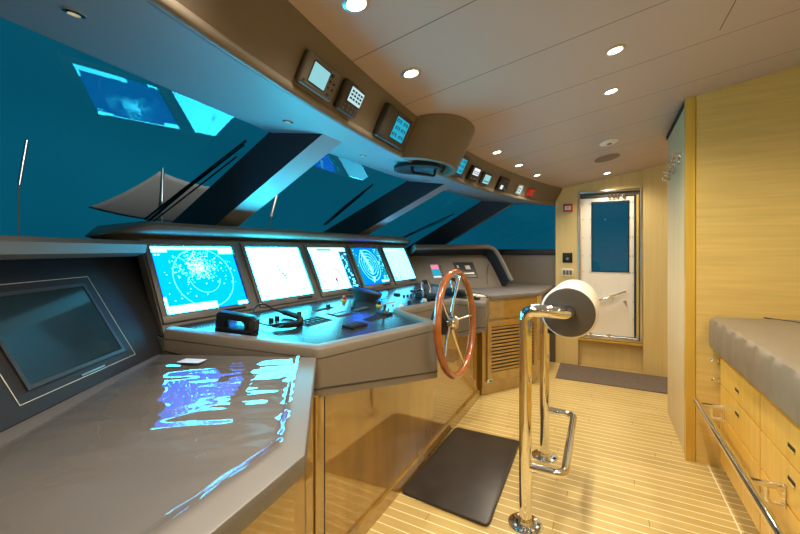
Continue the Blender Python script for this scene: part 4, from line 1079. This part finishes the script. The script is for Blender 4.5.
# coat hooks on the partition side
for i, (y, z) in enumerate(((3.35, 2.055), (3.60, 2.035), (3.82, 2.015))):
    o = thing('coat_hook', 'square chrome coat hook high on the partition edge, '+['nearest of three', 'middle of three', 'farthest of three'][i], 'hook', (.493, y, z), 'chrome coat hooks')
    bm = B(); box(bm, (-.010, -.045, -.045), (-.0, .045, .045), .003); finish('plate', bm, 'chrome', o, smooth=True)
    bm = B(); box(bm, (-.045, -.022, .0), (-.009, .022, .05), .004); finish('upper_peg', bm, 'chrome', o, smooth=True)
    bm = B(); box(bm, (-.055, -.016, -.040), (-.009, .016, -.022), .004); box(bm, (-.055, -.016, -.0225), (-.043, .016, .0), .003); finish('lower_peg', bm, 'chrome', o, smooth=True)

# ------------------------------------------------------------------ outside the glass
def outp(y, z, off): return Vector((gx(y, z)-off, y, z))
for i, (ya, za, yb, zb, txt) in enumerate(((1.44, 1.987, 1.33, 1.556, 'left of the first pillar'), (2.82, 1.961, 2.90, 1.647, 'left of the second pillar'), (4.784, 1.866, 4.52, 1.574, 'left of the third pillar'))):
    o = thing('windshield_wiper', 'black windshield wiper outside the glass '+txt, 'wiper', tuple(outp(yb, zb, .05)), 'windshield wipers')
    inv = Matrix.Translation(-outp(yb, zb, .05))
    bm = B(); tube(bm, [outp(ya, za, .05), outp((ya+yb)/2, (za+zb)/2, .075), outp(yb, zb, .06)], .008, 8); tube(bm, [outp(ya+.03, za-.05, .05), outp(yb+.03, zb, .06)], .005, 8); bm.transform(inv); finish('arm', bm, 'black', o, smooth=True)
    bm = B(); tube(bm, [outp(ya-.02, za+.01, .028), outp(yb-.04, zb+.03, .028)], .007, 6); bm.transform(inv); finish('blade', bm, 'black', o, smooth=True)
# awning outside
def rayp(u, v, t):
    th = math.radians(28.2); return Vector((t*(-math.sin(th)+math.cos(th)*(u-400)/378), t*(math.cos(th)+math.sin(th)*(u-400)/378), 1.4+t*(250-v)/378))
def cloth(pts, name, label, n=14):
    a, b_, c, d = pts; bm = B(); g_ = {}
    for i in range(n+1):
        for j in range(n+1):
            s, t = i/n, j/n; p = a*(1-s)*(1-t)+b_*s*(1-t)+c*s*t+d*(1-s)*t
            p = p+Vector((0, 0, -.35*(s*(1-s)+t*(1-t))*.6)); g_[i, j] = bm.verts.new(p)
    for i in range(n):
        for j in range(n): bm.faces.new((g_[i, j], g_[i+1, j], g_[i+1, j+1], g_[i, j+1]))
    o = finish(name, bm, 'canvas', smooth=True); md = o.modifiers.new('thick', 'SOLIDIFY'); md.thickness = .01; tag(o, label, 'awning')
DK = .75
bm = B(); box(bm, (-16, -8, DK-.1), (-2.95, 14, DK)); struct(finish('floor_foredeck', bm, 'pillar'))
cloth([rayp(88, 207, 6.6), rayp(160, 171, 6.0), rayp(222, 188, 6.6), rayp(180, 222, 7.5)], 'deck_awning', 'white triangular awning tied outside the first big window')
for (u, u1_, v0_, v1_, t, txt) in ((27, 19, 140, 186, 5.0, 'at the far left edge of the view'), (163, 162, 168, 203, 5.95, 'at the peak of the white awning'), (277, 271, 195, 217, 6.5, 'seen through the second window')):
    a = rayp(u, v0_, t); b_ = rayp(u1_, v1_, t)
    o = thing('deck_pole', 'slim metal pole standing outside '+txt, 'pole', (b_.x, b_.y, DK), 'poles on the foredeck')
    inv = Matrix.Translation(Vector((-b_.x, -b_.y, -DK)))
    m_ = a+(b_-a)*.97
    bm = B(); tube(bm, [m_, a], .024, 10); bm.transform(inv); finish('upper_tube', bm, 'steel', o, smooth=True)
    bm = B(); tube(bm, [Vector((b_.x, b_.y, DK)), b_, m_], .009, 8); bm.transform(inv); finish('lower_tube', bm, 'grey', o, smooth=True)

bm = B(); box(bm, (-1.85, PORT, 2.2355), (-1.12, FAR, 2.29), .01); struct(finish('trim_9', bm, 'white'))
# added unseen floodlight on the cabin roof edge that lights the awning
o = thing('added_floodlight', 'small unseen floodlight added outside above the windshield to light the awning', 'light', (-1.74, 1.2, 2.185))
bm = B(); box(bm, (-.06, -.09, -.04), (.06, .09, .05), .01); finish('housing', bm, 'steel', o)
ld = bpy.data.lights.new('added_flood_light', 'SPOT'); ld.energy = 420; ld.color = (1, .9, .8); ld.spot_size = math.radians(80); ld.spot_blend = .6; ld.shadow_soft_size = .05
lo = bpy.data.objects.new('added_flood_light', ld); C.objects.link(lo); lo.parent = o; lo.location = (-.08, 0, 0)
lo.rotation_euler = (rayp(160, 195, 6.5)-Vector((-1.82, 1.2, 2.185))).to_track_quat('-Z', 'Y').to_euler()
